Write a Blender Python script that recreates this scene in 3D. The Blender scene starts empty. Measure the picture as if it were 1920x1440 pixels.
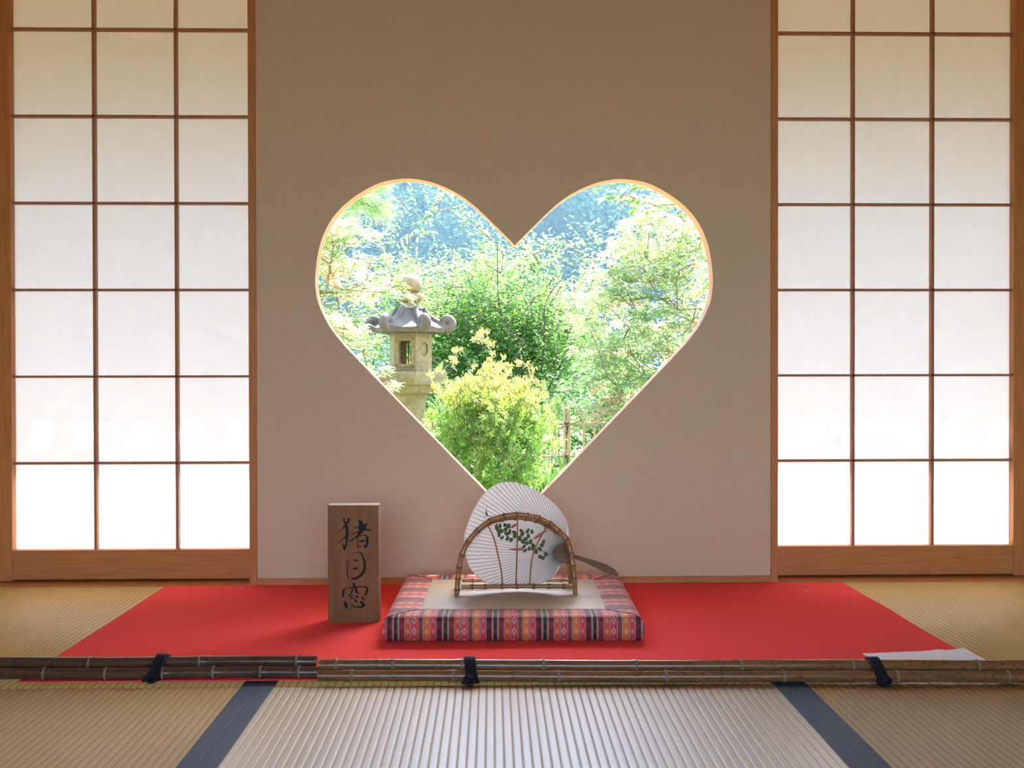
import bpy, math, random
import numpy as np
from mathutils import Vector, Matrix, Quaternion

random.seed(7)
rng = np.random.default_rng(7)
PI = math.pi
scene = bpy.context.scene
col = scene.collection

# ------------------------------------------------------------------ camera
CAM = Vector((0.0, -2.846, 0.60))
FPX = 1850.0
psi, pit, roll = math.atan(38 / FPX), math.atan(15 / FPX), math.radians(0.1)
cam_data = bpy.data.cameras.new('camera')
cam_data.sensor_width = 36.0
cam_data.lens = FPX / 1920 * 36.0
cam_data.clip_start, cam_data.clip_end = 0.05, 500
cam = bpy.data.objects.new('camera', cam_data)
col.objects.link(cam)
fw = Vector((math.sin(psi) * math.cos(pit), math.cos(psi) * math.cos(pit), -math.sin(pit)))
r0 = Vector((math.cos(psi), -math.sin(psi), 0)); u0 = r0.cross(fw)
rt = r0 * math.cos(roll) - u0 * math.sin(roll); up = u0 * math.cos(roll) + r0 * math.sin(roll)
m = Matrix((rt, up, -fw)).transposed().to_4x4(); m.translation = CAM
cam.matrix_world = m
scene.camera = cam

# ------------------------------------------------------------------ sky, sun, exposure
SUN_DIR = Vector((0.30, 0.55, 0.85)).normalized()
world = bpy.data.worlds.new('sky'); scene.world = world
world.use_nodes = True
nt = world.node_tree; nt.nodes.clear()
sky = nt.nodes.new('ShaderNodeTexSky'); sky.sky_type = 'NISHITA'; sky.sun_disc = False
sky.sun_elevation = math.asin(SUN_DIR.z); sky.sun_rotation = math.atan2(SUN_DIR.x, SUN_DIR.y)
sky.dust_density = 2.0; sky.air_density = 1.0; sky.ozone_density = 3.0
bg = nt.nodes.new('ShaderNodeBackground'); bg.inputs['Strength'].default_value = 1.6
wo = nt.nodes.new('ShaderNodeOutputWorld')
nt.links.new(sky.outputs[0], bg.inputs['Color']); nt.links.new(bg.outputs[0], wo.inputs['Surface'])

sd = bpy.data.lights.new('sun', 'SUN'); sd.energy = 41.0; sd.angle = math.radians(1.0); sd.color = (1.0, 0.95, 0.87)
sun = bpy.data.objects.new('sun', sd); col.objects.link(sun)
sun.rotation_euler = SUN_DIR.to_track_quat('Z', 'Y').to_euler(); sun.location = SUN_DIR * 30

scene.view_settings.view_transform = 'Standard'
scene.view_settings.look = 'None'
scene.view_settings.gamma = 1.0
scene.view_settings.use_curve_mapping = False
scene.view_settings.exposure = 0.46
scene.cycles.max_bounces = 12
scene.cycles.diffuse_bounces = 7
scene.cycles.transparent_max_bounces = 16
scene.cycles.volume_bounces = 0
scene.cycles.sample_clamp_indirect = 6.0
scene.cycles.caustics_reflective = False
scene.cycles.caustics_refractive = False

# ------------------------------------------------------------------ materials
def new_mat(name):
    mt = bpy.data.materials.new(name); mt.use_nodes = True
    n = mt.node_tree.nodes; b = n['Principled BSDF']
    return mt, n, mt.node_tree.links, b

def ramp(n, stops, interp='LINEAR'):
    r = n.new('ShaderNodeValToRGB'); r.color_ramp.interpolation = interp
    e = r.color_ramp.elements
    while len(e) > 1: e.remove(e[0])
    e[0].position = stops[0][0]; e[0].color = (*stops[0][1], 1)
    for p, c in stops[1:]:
        k = e.new(p); k.color = (*c, 1)
    return r

def math_node(n, l, op, a, b=None, c=None):
    k = n.new('ShaderNodeMath'); k.operation = op
    for i, v in enumerate((a, b, c)):
        if v is None: continue
        if isinstance(v, (int, float)): k.inputs[i].default_value = v
        else: l.new(v, k.inputs[i])
    return k.outputs[0]

def plain(name, c, rough=0.6, spec=0.3, var=0.12, scale=30.0, bump=0.0, bscale=200.0, stretch=(1, 1, 1), sheen=0.0):
    mt, n, l, b = new_mat(name)
    tc = n.new('ShaderNodeTexCoord'); mp = n.new('ShaderNodeMapping'); mp.inputs['Scale'].default_value = stretch
    l.new(tc.outputs['Object'], mp.inputs['Vector'])
    nz = n.new('ShaderNodeTexNoise'); nz.inputs['Scale'].default_value = scale; nz.inputs['Detail'].default_value = 5
    l.new(mp.outputs[0], nz.inputs['Vector'])
    r = ramp(n, [(0.25, tuple(x * (1 - var) for x in c)), (0.75, tuple(min(1, x * (1 + var)) for x in c))])
    l.new(nz.outputs[0], r.inputs[0]); l.new(r.outputs[0], b.inputs['Base Color'])
    b.inputs['Roughness'].default_value = rough; b.inputs['Specular IOR Level'].default_value = spec
    b.inputs['Sheen Weight'].default_value = sheen
    if bump > 0:
        n2 = n.new('ShaderNodeTexNoise'); n2.inputs['Scale'].default_value = bscale; n2.inputs['Detail'].default_value = 3
        l.new(mp.outputs[0], n2.inputs['Vector'])
        bp = n.new('ShaderNodeBump'); bp.inputs['Strength'].default_value = bump; bp.inputs['Distance'].default_value = 0.002
        l.new(n2.outputs[0], bp.inputs['Height']); l.new(bp.outputs[0], b.inputs['Normal'])
    return mt

def wood(name, c1, c2, stretch, scale=14.0, rough=0.5, spec=0.3):
    mt, n, l, b = new_mat(name)
    tc = n.new('ShaderNodeTexCoord'); mp = n.new('ShaderNodeMapping'); mp.inputs['Scale'].default_value = stretch
    l.new(tc.outputs['Object'], mp.inputs['Vector'])
    nz = n.new('ShaderNodeTexNoise'); nz.inputs['Scale'].default_value = scale; nz.inputs['Detail'].default_value = 6; nz.inputs['Distortion'].default_value = 0.6
    l.new(mp.outputs[0], nz.inputs['Vector'])
    r = ramp(n, [(0.3, c1), (0.7, c2)])
    l.new(nz.outputs[0], r.inputs[0]); l.new(r.outputs[0], b.inputs['Base Color'])
    b.inputs['Roughness'].default_value = rough; b.inputs['Specular IOR Level'].default_value = spec
    return mt

M = {}
M['plaster'] = plain('plaster_tan', (0.66, 0.515, 0.34), 0.9, 0.1, 0.04, 60, 0.25, 500)
M['plaster_side'] = plain('plaster_side', (0.70, 0.55, 0.37), 0.9, 0.1, 0.05, 30)
M['cedar_x'] = wood('cedar_along', (0.46, 0.175, 0.052), (0.58, 0.24, 0.078), (1, 12, 12), 8)
M['cedar_z'] = wood('cedar_upright', (0.46, 0.175, 0.052), (0.58, 0.24, 0.078), (12, 12, 1), 8)
M['rim'] = wood('pale_cedar', (0.66, 0.44, 0.26), (0.74, 0.52, 0.32), (3, 1, 3), 8)
M['kumiko'] = wood('lattice_cedar', (0.36, 0.15, 0.07), (0.46, 0.20, 0.10), (6, 6, 6), 10)
M['ceiling'] = wood('ceiling_boards', (0.46, 0.30, 0.17), (0.54, 0.36, 0.2), (1, 8, 8), 6)
M['eave'] = wood('eave_boards', (0.52, 0.25, 0.06), (0.62, 0.32, 0.085), (8, 1, 8), 6)
M['veranda'] = wood('veranda_boards', (0.370, 0.281, 0.192), (0.429, 0.333, 0.229), (1, 10, 10), 6)
M['carpet'] = plain('red_felt', (0.95, 0.095, 0.088), 0.95, 0.02, 0.08, 400, 0.3, 900)
M['heri'] = plain('navy_cloth', (0.024, 0.043, 0.072), 0.55, 0.35, 0.2, 900, 0.3, 1500)
M['rope'] = plain('black_rope', (0.012, 0.011, 0.016), 0.7, 0.3, 0.3, 200, 0.6, 900)
M['ink'] = plain('ink', (0.014, 0.012, 0.012), 0.6, 0.2, 0.1)
M['sheet'] = plain('white_paper', (0.90, 0.90, 0.91), 0.7, 0.2, 0.02)
M['plaque'] = wood('plaque_wood', (0.185, 0.078, 0.024), (0.255, 0.115, 0.036), (10, 10, 1), 6, 0.55)
M['plaque_cut'] = plain('plaque_end_grain', (0.66, 0.56, 0.46), 0.3, 0.8, 0.1, 60)  # pale colour stands in for skylight on the block's top face
M['stone'] = plain('lantern_stone', (0.185, 0.159, 0.085), 0.95, 0.1, 0.28, 34, 1.0, 90)
M['stone_dark'] = plain('lantern_roof_stone', (0.092, 0.083, 0.070), 0.95, 0.1, 0.5, 7, 0.8, 120)
M['bark'] = plain('bark', (0.15, 0.12, 0.095), 0.9, 0.1, 0.3, 20, 0.6, 60)  # lightened in colour to stand in for garden haze
M['bark_dark'] = plain('dark_bark', (0.075, 0.06, 0.05), 0.9, 0.1, 0.3, 20, 0.6, 60)
M['ground'] = plain('garden_ground', (0.138, 0.165, 0.073), 0.95, 0.05, 0.3, 3)
M['gravel'] = plain('pale_gravel', (0.293, 0.286, 0.278), 0.95, 0.05, 0.12, 40, 0.8, 120)
M['hill'] = plain('hill_soil', (0.03, 0.06, 0.03), 0.95, 0.0, 0.3, 0.5)
M['fence'] = wood('dry_bamboo', (0.269, 0.186, 0.104), (0.342, 0.259, 0.155), (4, 4, 1), 6)
M['fan_paper'] = None
M['fan_rib'] = plain('fan_rib', (0.34, 0.24, 0.19), 0.6, 0.2, 0.1)
M['fan_grip'] = wood('fan_grip', (0.16, 0.10, 0.065), (0.24, 0.155, 0.10), (1, 8, 8), 10, 0.8, 0.1)
M['fan_edge'] = plain('fan_neck_paper', (0.30, 0.33, 0.28), 0.8, 0.1, 0.05)
M['paint_green'] = plain('painted_green', (0.11, 0.14, 0.055), 0.8, 0.1, 0.3, 120)
M['paint_pink'] = plain('painted_pink', (0.55, 0.17, 0.15), 0.8, 0.1, 0.2, 120)
M['paint_brown'] = plain('painted_brown', (0.22, 0.07, 0.05), 0.8, 0.1, 0.2, 120)
M['paint_blue'] = plain('painted_blue', (0.30, 0.36, 0.40), 0.8, 0.1, 0.1)
M['seam'] = plain('seam_thread', (0.05, 0.035, 0.03), 0.8, 0.1, 0.1)

def bamboo_mat(name, c1, c2, rough=0.22):
    mt, n, l, b = new_mat(name)
    tc = n.new('ShaderNodeTexCoord'); mp = n.new('ShaderNodeMapping'); mp.inputs['Scale'].default_value = (3, 40, 40)
    l.new(tc.outputs['Object'], mp.inputs['Vector'])
    nz = n.new('ShaderNodeTexNoise'); nz.inputs['Scale'].default_value = 4; nz.inputs['Detail'].default_value = 6
    l.new(mp.outputs[0], nz.inputs['Vector'])
    n2 = n.new('ShaderNodeTexNoise'); n2.inputs['Scale'].default_value = 120; n2.inputs['Detail'].default_value = 2
    l.new(tc.outputs['Object'], n2.inputs['Vector'])
    r = ramp(n, [(0.3, c1), (0.7, c2)])
    r2 = ramp(n, [(0.30, (0.45, 0.4, 0.4)), (0.45, (1, 1, 1))])
    l.new(nz.outputs[0], r.inputs[0]); l.new(n2.outputs[0], r2.inputs[0])
    mx = n.new('ShaderNodeMixRGB'); mx.blend_type = 'MULTIPLY'; mx.inputs[0].default_value = 0.7
    l.new(r.outputs[0], mx.inputs[1]); l.new(r2.outputs[0], mx.inputs[2])
    l.new(mx.outputs[0], b.inputs['Base Color'])
    b.inputs['Roughness'].default_value = rough; b.inputs['Specular IOR Level'].default_value = 0.5
    return mt
M['smoked'] = bamboo_mat('smoked_bamboo', (0.17, 0.073, 0.026), (0.28, 0.130, 0.050))
M['smoked_dark'] = bamboo_mat('dark_bamboo', (0.075, 0.035, 0.022), (0.125, 0.062, 0.036))
M['node_band'] = plain('bamboo_joint', (0.24, 0.165, 0.115), 0.5, 0.4, 0.2, 80)
M['honey'] = bamboo_mat('honey_bamboo', (0.31, 0.13, 0.04), (0.45, 0.21, 0.075), 0.2)
M['honey_joint'] = plain('honey_joint', (0.22, 0.095, 0.035), 0.5, 0.3, 0.2, 120)
M['cane'] = plain('cane', (0.34, 0.14, 0.05), 0.45, 0.4, 0.15, 80)

def paper_mat(name, trans, diff, fac, mottle=0.06):
    mt = bpy.data.materials.new(name); mt.use_nodes = True
    n, l = mt.node_tree.nodes, mt.node_tree.links; n.clear()
    out = n.new('ShaderNodeOutputMaterial'); tr = n.new('ShaderNodeBsdfTranslucent'); df = n.new('ShaderNodeBsdfDiffuse')
    tc = n.new('ShaderNodeTexCoord'); nz = n.new('ShaderNodeTexNoise'); nz.inputs['Scale'].default_value = 26; nz.inputs['Detail'].default_value = 9
    nz.inputs['Roughness'].default_value = 0.75
    l.new(tc.outputs['Object'], nz.inputs['Vector'])
    r = ramp(n, [(0.3, tuple(x * (1 - mottle) for x in trans)), (0.7, tuple(min(1, x * (1 + mottle)) for x in trans))])
    l.new(nz.outputs[0], r.inputs[0]); l.new(r.outputs[0], tr.inputs['Color'])
    df.inputs['Color'].default_value = (*diff, 1)
    mx = n.new('ShaderNodeMixShader'); mx.inputs[0].default_value = fac
    l.new(df.outputs[0], mx.inputs[1]); l.new(tr.outputs[0], mx.inputs[2]); l.new(mx.outputs[0], out.inputs['Surface'])
    return mt
M['shoji_paper'] = paper_mat('shoji_paper', (0.585, 0.59, 0.60), (0.88, 0.80, 0.68), 0.62)
M['fan_paper'] = paper_mat('fan_paper', (0.92, 0.87, 0.81), (0.80, 0.78, 0.75), 0.45, 0.03)

def tatami_mat(name, c, rough=0.5, spec=0.22, coat=0.0):
    mt, n, l, b = new_mat(name)
    tc = n.new('ShaderNodeTexCoord')
    mp = n.new('ShaderNodeMapping'); mp.inputs['Scale'].default_value = (6, 260, 1)
    l.new(tc.outputs['Object'], mp.inputs['Vector'])
    nz = n.new('ShaderNodeTexNoise'); nz.inputs['Scale'].default_value = 3; nz.inputs['Detail'].default_value = 3
    l.new(mp.outputs[0], nz.inputs['Vector'])
    n2 = n.new('ShaderNodeTexNoise'); n2.inputs['Scale'].default_value = 4; l.new(tc.outputs['Object'], n2.inputs['Vector'])
    ad = math_node(n, l, 'ADD', math_node(n, l, 'MULTIPLY', nz.outputs[0], 0.7), math_node(n, l, 'MULTIPLY', n2.outputs[0], 0.3))
    r = ramp(n, [(0.3, tuple(x * 0.82 for x in c)), (0.7, tuple(x * 1.15 for x in c))])
    l.new(ad, r.inputs[0])
    ca = n.new('ShaderNodeAttribute'); ca.attribute_name = 'cord'
    cm = n.new('ShaderNodeMixRGB'); l.new(ca.outputs['Fac'], cm.inputs[0]); l.new(r.outputs[0], cm.inputs[1]); cm.inputs[2].default_value = (c[0] * 0.55, c[1] * 0.46, c[2] * 0.38, 1)
    l.new(cm.outputs[0], b.inputs['Base Color'])
    l.new(math_node(n, l, 'MULTIPLY', math_node(n, l, 'SUBTRACT', 1.0, ca.outputs['Fac']), coat), b.inputs['Coat Weight'])
    bp = n.new('ShaderNodeBump'); bp.inputs['Strength'].default_value = 0.22; bp.inputs['Distance'].default_value = 0.001
    l.new(nz.outputs[0], bp.inputs['Height']); l.new(bp.outputs[0], b.inputs['Normal'])
    b.inputs['Roughness'].default_value = rough; b.inputs['Specular IOR Level'].default_value = spec
    b.inputs['Coat Roughness'].default_value = 0.40; b.inputs['Coat IOR'].default_value = 2.4
    return mt
M['tatami_gloss'] = tatami_mat('polished_rush_mat', (0.50, 0.39, 0.20), 0.42, 0.6, 0.56)
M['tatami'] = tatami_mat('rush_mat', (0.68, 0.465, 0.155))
M['tatami_aged'] = tatami_mat('aged_rush_mat', (0.42, 0.28, 0.11))  # same rush mats, the near floor's lower light put into a darker colour
M['tatami_seat'] = tatami_mat('rush_seat', (0.40, 0.33, 0.20), 0.40, 0.6, 0.25)

def stripe_mat():
    mt, n, l, b = new_mat('striped_weave')
    uv = n.new('ShaderNodeUVMap'); uv.uv_map = 'weave'
    sp = n.new('ShaderNodeSeparateXYZ'); l.new(uv.outputs[0], sp.inputs[0])
    P = 0.1115
    t = math_node(n, l, 'FRACT', math_node(n, l, 'DIVIDE', sp.outputs[0], P))
    blk, bei, dr, gw, orr, bw = (0.03, 0.012, 0.013), (0.36, 0.28, 0.21), (0.27, 0.028, 0.025), (0.31, 0.23, 0.22), (0.64, 0.085, 0.03), (0.31, 0.25, 0.27)
    red, br, org, gr, pk, mar = (0.62, 0.045, 0.05), (0.24, 0.05, 0.04), (0.68, 0.16, 0.05), (0.29, 0.25, 0.28), (0.66, 0.05, 0.06), (0.19, 0.016, 0.025)
    r = ramp(n, [(0, blk), (.03, bei), (.065, dr), (.165, gw), (.19, orr), (.285, bw), (.31, red), (.43, gw), (.455, br), (.535, bei),
                 (.56, org), (.68, gr), (.705, pk), (.79, gw), (.815, mar), (.925, bei), (.96, blk)], 'CONSTANT')
    l.new(t, r.inputs[0])
    cur = r.outputs[0]
    vv = math_node(n, l, 'FRACT', math_node(n, l, 'ADD', math_node(n, l, 'DIVIDE', sp.outputs[1], 0.0245), 0.3))
    dv = math_node(n, l, 'MULTIPLY', math_node(n, l, 'ABSOLUTE', math_node(n, l, 'SUBTRACT', vv, 0.5)), 0.0245)
    for c, w, h, colr in ((.238, .0045, .008, (0.75, .26, .08)), (.37, .0060, .010, (0.62, .36, .36)), (.62, .0055, .009, (0.80, .34, .08)),
                          (.748, .0030, .006, (0.66, .42, .42)), (.87, .0055, .0105, (0.07, .008, .02)), (.115, .005, .01, (0.19, .02, .03)),
                          (0.0, .0030, .006, (0.10, .05, .03)), (1.0, .0030, .006, (0.10, .05, .03))):
        du = math_node(n, l, 'MULTIPLY', math_node(n, l, 'ABSOLUTE', math_node(n, l, 'SUBTRACT', t, c)), P)
        d = math_node(n, l, 'ADD', math_node(n, l, 'DIVIDE', du, w), math_node(n, l, 'DIVIDE', dv, h))
        k = math_node(n, l, 'LESS_THAN', d, 1.0)
        if c in (.37, .748):
            k = math_node(n, l, 'MULTIPLY', k, math_node(n, l, 'GREATER_THAN', math_node(n, l, 'ABSOLUTE', math_node(n, l, 'SUBTRACT', d, 0.36)), 0.16))
        mx = n.new('ShaderNodeMixRGB'); l.new(k, mx.inputs[0]); l.new(cur, mx.inputs[1]); mx.inputs[2].default_value = (*colr, 1)
        cur = mx.outputs[0]
    wv = n.new('ShaderNodeTexNoise'); wv.inputs['Scale'].default_value = 900; tc = n.new('ShaderNodeTexCoord'); l.new(tc.outputs['Object'], wv.inputs['Vector'])
    l.new(cur, b.inputs['Base Color'])
    bp = n.new('ShaderNodeBump'); bp.inputs['Strength'].default_value = 0.3; bp.inputs['Distance'].default_value = 0.001
    l.new(wv.outputs[0], bp.inputs['Height']); l.new(bp.outputs[0], b.inputs['Normal'])
    b.inputs['Roughness'].default_value = 0.6; b.inputs['Specular IOR Level'].default_value = 0.35
    b.inputs['Sheen Weight'].default_value = 0.1
    return mt
M['weave'] = stripe_mat()

def leaf_mat(name, trans_gain=1.95, fac=0.58, gloss=0.06):
    mt = bpy.data.materials.new(name); mt.use_nodes = True
    n, l = mt.node_tree.nodes, mt.node_tree.links; n.clear()
    out = n.new('ShaderNodeOutputMaterial'); at = n.new('ShaderNodeAttribute'); at.attribute_name = 'tint'
    df = n.new('ShaderNodeBsdfDiffuse'); tr = n.new('ShaderNodeBsdfTranslucent'); gl = n.new('ShaderNodeBsdfGlossy'); gl.inputs['Roughness'].default_value = 0.35
    l.new(at.outputs['Color'], df.inputs['Color'])
    mu = n.new('ShaderNodeMixRGB'); mu.blend_type = 'MULTIPLY'; mu.inputs[0].default_value = 1; mu.inputs[2].default_value = (trans_gain, trans_gain * 1.02, trans_gain * 0.85, 1)
    l.new(at.outputs['Color'], mu.inputs[1]); l.new(mu.outputs[0], tr.inputs['Color'])
    m1 = n.new('ShaderNodeMixShader'); m1.inputs[0].default_value = fac; l.new(df.outputs[0], m1.inputs[1]); l.new(tr.outputs[0], m1.inputs[2])
    m2 = n.new('ShaderNodeMixShader'); m2.inputs[0].default_value = gloss; l.new(m1.outputs[0], m2.inputs[1]); l.new(gl.outputs[0], m2.inputs[2])
    l.new(m2.outputs[0], out.inputs['Surface'])
    return mt
M['leaf'] = leaf_mat('leaf')
M['leaf_far'] = leaf_mat('far_leaf', 1.3, 0.35, 0.02)

# ------------------------------------------------------------------ mesh helpers
class MB:
    def __init__(s): s.v, s.f, s.uv = [], [], []
    def add(s, vs, fs):
        o = len(s.v); s.v += [tuple(p) for p in vs]; s.f += [tuple(i + o for i in f) for f in fs]
    def box(s, x0, x1, y0, y1, z0, z1, bev=0.0):
        if bev <= 0:
            s.add([(x0, y0, z0), (x1, y0, z0), (x1, y1, z0), (x0, y1, z0), (x0, y0, z1), (x1, y0, z1), (x1, y1, z1), (x0, y1, z1)],
                  [(0, 3, 2, 1), (4, 5, 6, 7), (0, 1, 5, 4), (1, 2, 6, 5), (2, 3, 7, 6), (3, 0, 4, 7)])
            return
        b = bev; idx = {}; vs = []; fs = []
        X, Y, Z = (x0, x1), (y0, y1), (z0, z1)
        for i in (0, 1):
            for j in (0, 1):
                for k in (0, 1):
                    sx, sy, sz = (1, -1)[i], (1, -1)[j], (1, -1)[k]
                    for a in range(3):
                        p = [X[i] + sx * b, Y[j] + sy * b, Z[k] + sz * b]
                        p[a] = (X[i], Y[j], Z[k])[a]
                        idx[(i, j, k, a)] = len(vs); vs.append(p)
        for a in range(3):
            for e in (0, 1):
                o = [q for q in range(3) if q != a]; loop = []
                for (p, q) in ((0, 0), (1, 0), (1, 1), (0, 1)):
                    key = [0, 0, 0]; key[a] = e; key[o[0]] = p; key[o[1]] = q; loop.append(idx[(*key, a)])
                fs.append(tuple(loop))
        for a in range(3):
            o = [q for q in range(3) if q != a]
            for (p, q) in ((0, 0), (1, 0), (1, 1), (0, 1)):
                k0 = [0, 0, 0]; k1 = [0, 0, 0]; k0[o[0]] = k1[o[0]] = p; k0[o[1]] = k1[o[1]] = q; k1[a] = 1
                fs.append((idx[(*k0, o[0])], idx[(*k1, o[0])], idx[(*k1, o[1])], idx[(*k0, o[1])]))
        for i in (0, 1):
            for j in (0, 1):
                for k in (0, 1): fs.append((idx[(i, j, k, 0)], idx[(i, j, k, 1)], idx[(i, j, k, 2)]))
        s.add(vs, fs)
    def tube(s, pts, rad, n=10, caps=True, flat=1.0, twist_up=None):
        pts = [Vector(p) for p in pts]
        if not hasattr(rad, '__len__'): rad = [rad] * len(pts)
        vs, fs = [], []
        nrm = None
        for i, p in enumerate(pts):
            t = (pts[min(i + 1, len(pts) - 1)] - pts[max(i - 1, 0)])
            if t.length < 1e-9: t = Vector((0, 0, 1))
            t.normalize()
            if nrm is None:
                a = Vector(twist_up) if twist_up else (Vector((0, 0, 1)) if abs(t.z) < 0.9 else Vector((1, 0, 0)))
                nrm = (a - t * a.dot(t)).normalized()
            else:
                nrm = nrm - t * nrm.dot(t)
                nrm.normalize()
            bi = t.cross(nrm)
            for k in range(n):
                a = 2 * PI * k / n
                vs.append(p + nrm * (math.cos(a) * rad[i] * flat) + bi * (math.sin(a) * rad[i]))
        for i in range(len(pts) - 1):
            for k in range(n):
                k2 = (k + 1) % n
                fs.append((i * n + k, i * n + k2, (i + 1) * n + k2, (i + 1) * n + k))
        if caps:
            fs.append(tuple(reversed(range(n)))); fs.append(tuple(range((len(pts) - 1) * n, len(pts) * n)))
        s.add(vs, fs)
    def lathe(s, prof, n=24, c=(0, 0, 0), rot=0.0):
        vs, fs = [], []
        for r, z in prof:
            for k in range(n):
                a = rot + 2 * PI * k / n
                vs.append((c[0] + r * math.cos(a), c[1] + r * math.sin(a), c[2] + z))
        for i in range(len(prof) - 1):
            for k in range(n):
                k2 = (k + 1) % n; fs.append((i * n + k, i * n + k2, (i + 1) * n + k2, (i + 1) * n + k))
        fs.append(tuple(reversed(range(n)))); fs.append(tuple(range((len(prof) - 1) * n, len(prof) * n)))
        s.add(vs, fs)
    def build(s, name, mat, parent=None, smooth=False, loc=None, angle=None):
        me = bpy.data.meshes.new(name); me.from_pydata(s.v, [], s.f); me.materials.append(mat)
        me.validate(); me.update()
        import bmesh
        bm = bmesh.new(); bm.from_mesh(me); bmesh.ops.recalc_face_normals(bm, faces=bm.faces[:]); bm.to_mesh(me); bm.free()
        if smooth:
            me.polygons.foreach_set('use_smooth', [True] * len(me.polygons))
            me.set_sharp_from_angle(angle=math.radians(angle or 45))
        o = bpy.data.objects.new(name, me); col.objects.link(o)
        if parent: o.parent = parent
        if loc: o.location = loc
        return o

def tag(o, label=None, cat=None, group=None, kind=None):
    if label: o['label'] = label
    if cat: o['category'] = cat
    if group: o['group'] = group
    if kind: o['kind'] = kind
    return o
def empty(name, loc=(0, 0, 0), rot=(0, 0, 0)):
    o = bpy.data.objects.new(name, None); col.objects.link(o); o.location = loc; o.rotation_euler = rot
    o.empty_display_size = 0.05
    return o
def bx(name, mat, x0, x1, y0, y1, z0, z1, parent=None, bev=0.0):
    b = MB(); b.box(x0, x1, y0, y1, z0, z1, bev); return b.build(name, mat, parent)
def catmull(P, n=8, closed=False):
    P = [np.array(p, float) for p in P]; out = []
    N = len(P)
    for i in range(N if closed else N - 1):
        p1, p2 = P[i], P[(i + 1) % N]
        p0 = P[i - 1] if (i > 0 or closed) else 2 * p1 - p2
        p3 = P[(i + 2) % N] if (i + 2 < N or closed) else 2 * p2 - p1
        for k in range(n):
            t = k / n
            out.append(0.5 * (2 * p1 + (p2 - p0) * t + (2 * p0 - 5 * p1 + 4 * p2 - p3) * t * t + (3 * p1 - p0 - 3 * p2 + p3) * t ** 3))
    if not closed: out.append(P[-1])
    return out

# ------------------------------------------------------------------ the room
HX = 0.0672                                         # axis of the heart
half = [(0, .9766), (.0575, 1.0335), (.1152, 1.0885), (.165, 1.1245), (.2228, 1.1515), (.27, 1.1635), (.3185, 1.1665), (.38, 1.1565), (.438, 1.1285),
        (.49, 1.0900), (.5305, 1.0415), (.559, .975), (.572, .89), (.5685, .83), (.5535, .7845), (.528, .737), (.49, .688)]
hs = [tuple(p) for p in catmull(half, 5)] + [(.40, .5935), (.30, .4895), (.20, .386), (.10, .2825), (.0, .179)]
heart = [(HX + x, z) for x, z in hs] + [(HX - x, z) for x, z in hs[-2:0:-1]]
TH = 0.045

# wall with the heart cut through it: ring between the outline and a rectangle, front and back
wx0, wx1, wz1 = -0.6745, 0.8090, 2.5
def rect_hit(p):
    c = (HX, 0.75); dx, dz = p[0] - c[0], p[1] - c[1]
    t = 1e9
    if dx > 1e-9: t = min(t, (wx1 - c[0]) / dx)
    if dx < -1e-9: t = min(t, (wx0 - c[0]) / dx)
    if dz > 1e-9: t = min(t, (wz1 - c[1]) / dz)
    if dz < -1e-9: t = min(t, (0.0 - c[1]) / dz)
    return (c[0] + dx * t, c[1] + dz * t)
w = MB(); N = len(heart)
outer = [rect_hit(p) for p in heart]
for corner in ((wx0, 0), (wx1, 0), (wx0, wz1), (wx1, wz1)):     # snap the nearest ray to each corner
    k = min(range(N), key=lambda i: (outer[i][0] - corner[0]) ** 2 + (outer[i][1] - corner[1]) ** 2); outer[k] = corner
vs = [(x, 0, z) for x, z in heart] + [(x, 0, z) for x, z in outer] + [(x, TH, z) for x, z in heart] + [(x, TH, z) for x, z in outer]
fs = []
for i in range(N):
    j = (i + 1) % N
    fs += [(i, j, N + j, N + i), (2 * N + i, 3 * N + i, 3 * N + j, 2 * N + j), (i, 2 * N + i, 2 * N + j, j), (N + i, N + j, 3 * N + j, 3 * N + i)]
w.add(vs, fs)
wall = tag(w.build('wall_back', M['plaster']), kind='structure')

def offset_loop(L, d):
    out = []; n = len(L)
    for i in range(n):
        a, b, c = L[i - 1], L[i], L[(i + 1) % n]
        def nr(p, q):
            dx, dz = q[0] - p[0], q[1] - p[1]; ln = math.hypot(dx, dz) or 1e-9; return (-dz / ln, dx / ln)
        n1, n2 = nr(a, b), nr(b, c); mx, mz = n1[0] + n2[0], n1[1] + n2[1]; ln = mx * mx + mz * mz
        k = 2 * d / ln if ln > 0.3 else d
        out.append((b[0] + mx * k, b[1] + mz * k))
    return out
outo = offset_loop(heart, 0.0035)
rm = MB()
prof = [(0, -0.003), (1, -0.003)]
vs = [(x, -0.003, z) for x, z in heart] + [(x, -0.003, z) for x, z in outo] + [(x, TH + 0.004, z) for x, z in heart] + [(x, TH + 0.004, z) for x, z in outo]
fs = []
for i in range(N):
    j = (i + 1) % N
    fs += [(i, j, N + j, N + i), (2 * N + i, 3 * N + i, 3 * N + j, 2 * N + j), (i, 2 * N + i, 2 * N + j, j), (N + i, N + j, 3 * N + j, 3 * N + i)]
rm.add(vs, fs)
rim = rm.build('window_1', M['rim']); tag(rim, kind='structure')

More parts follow.
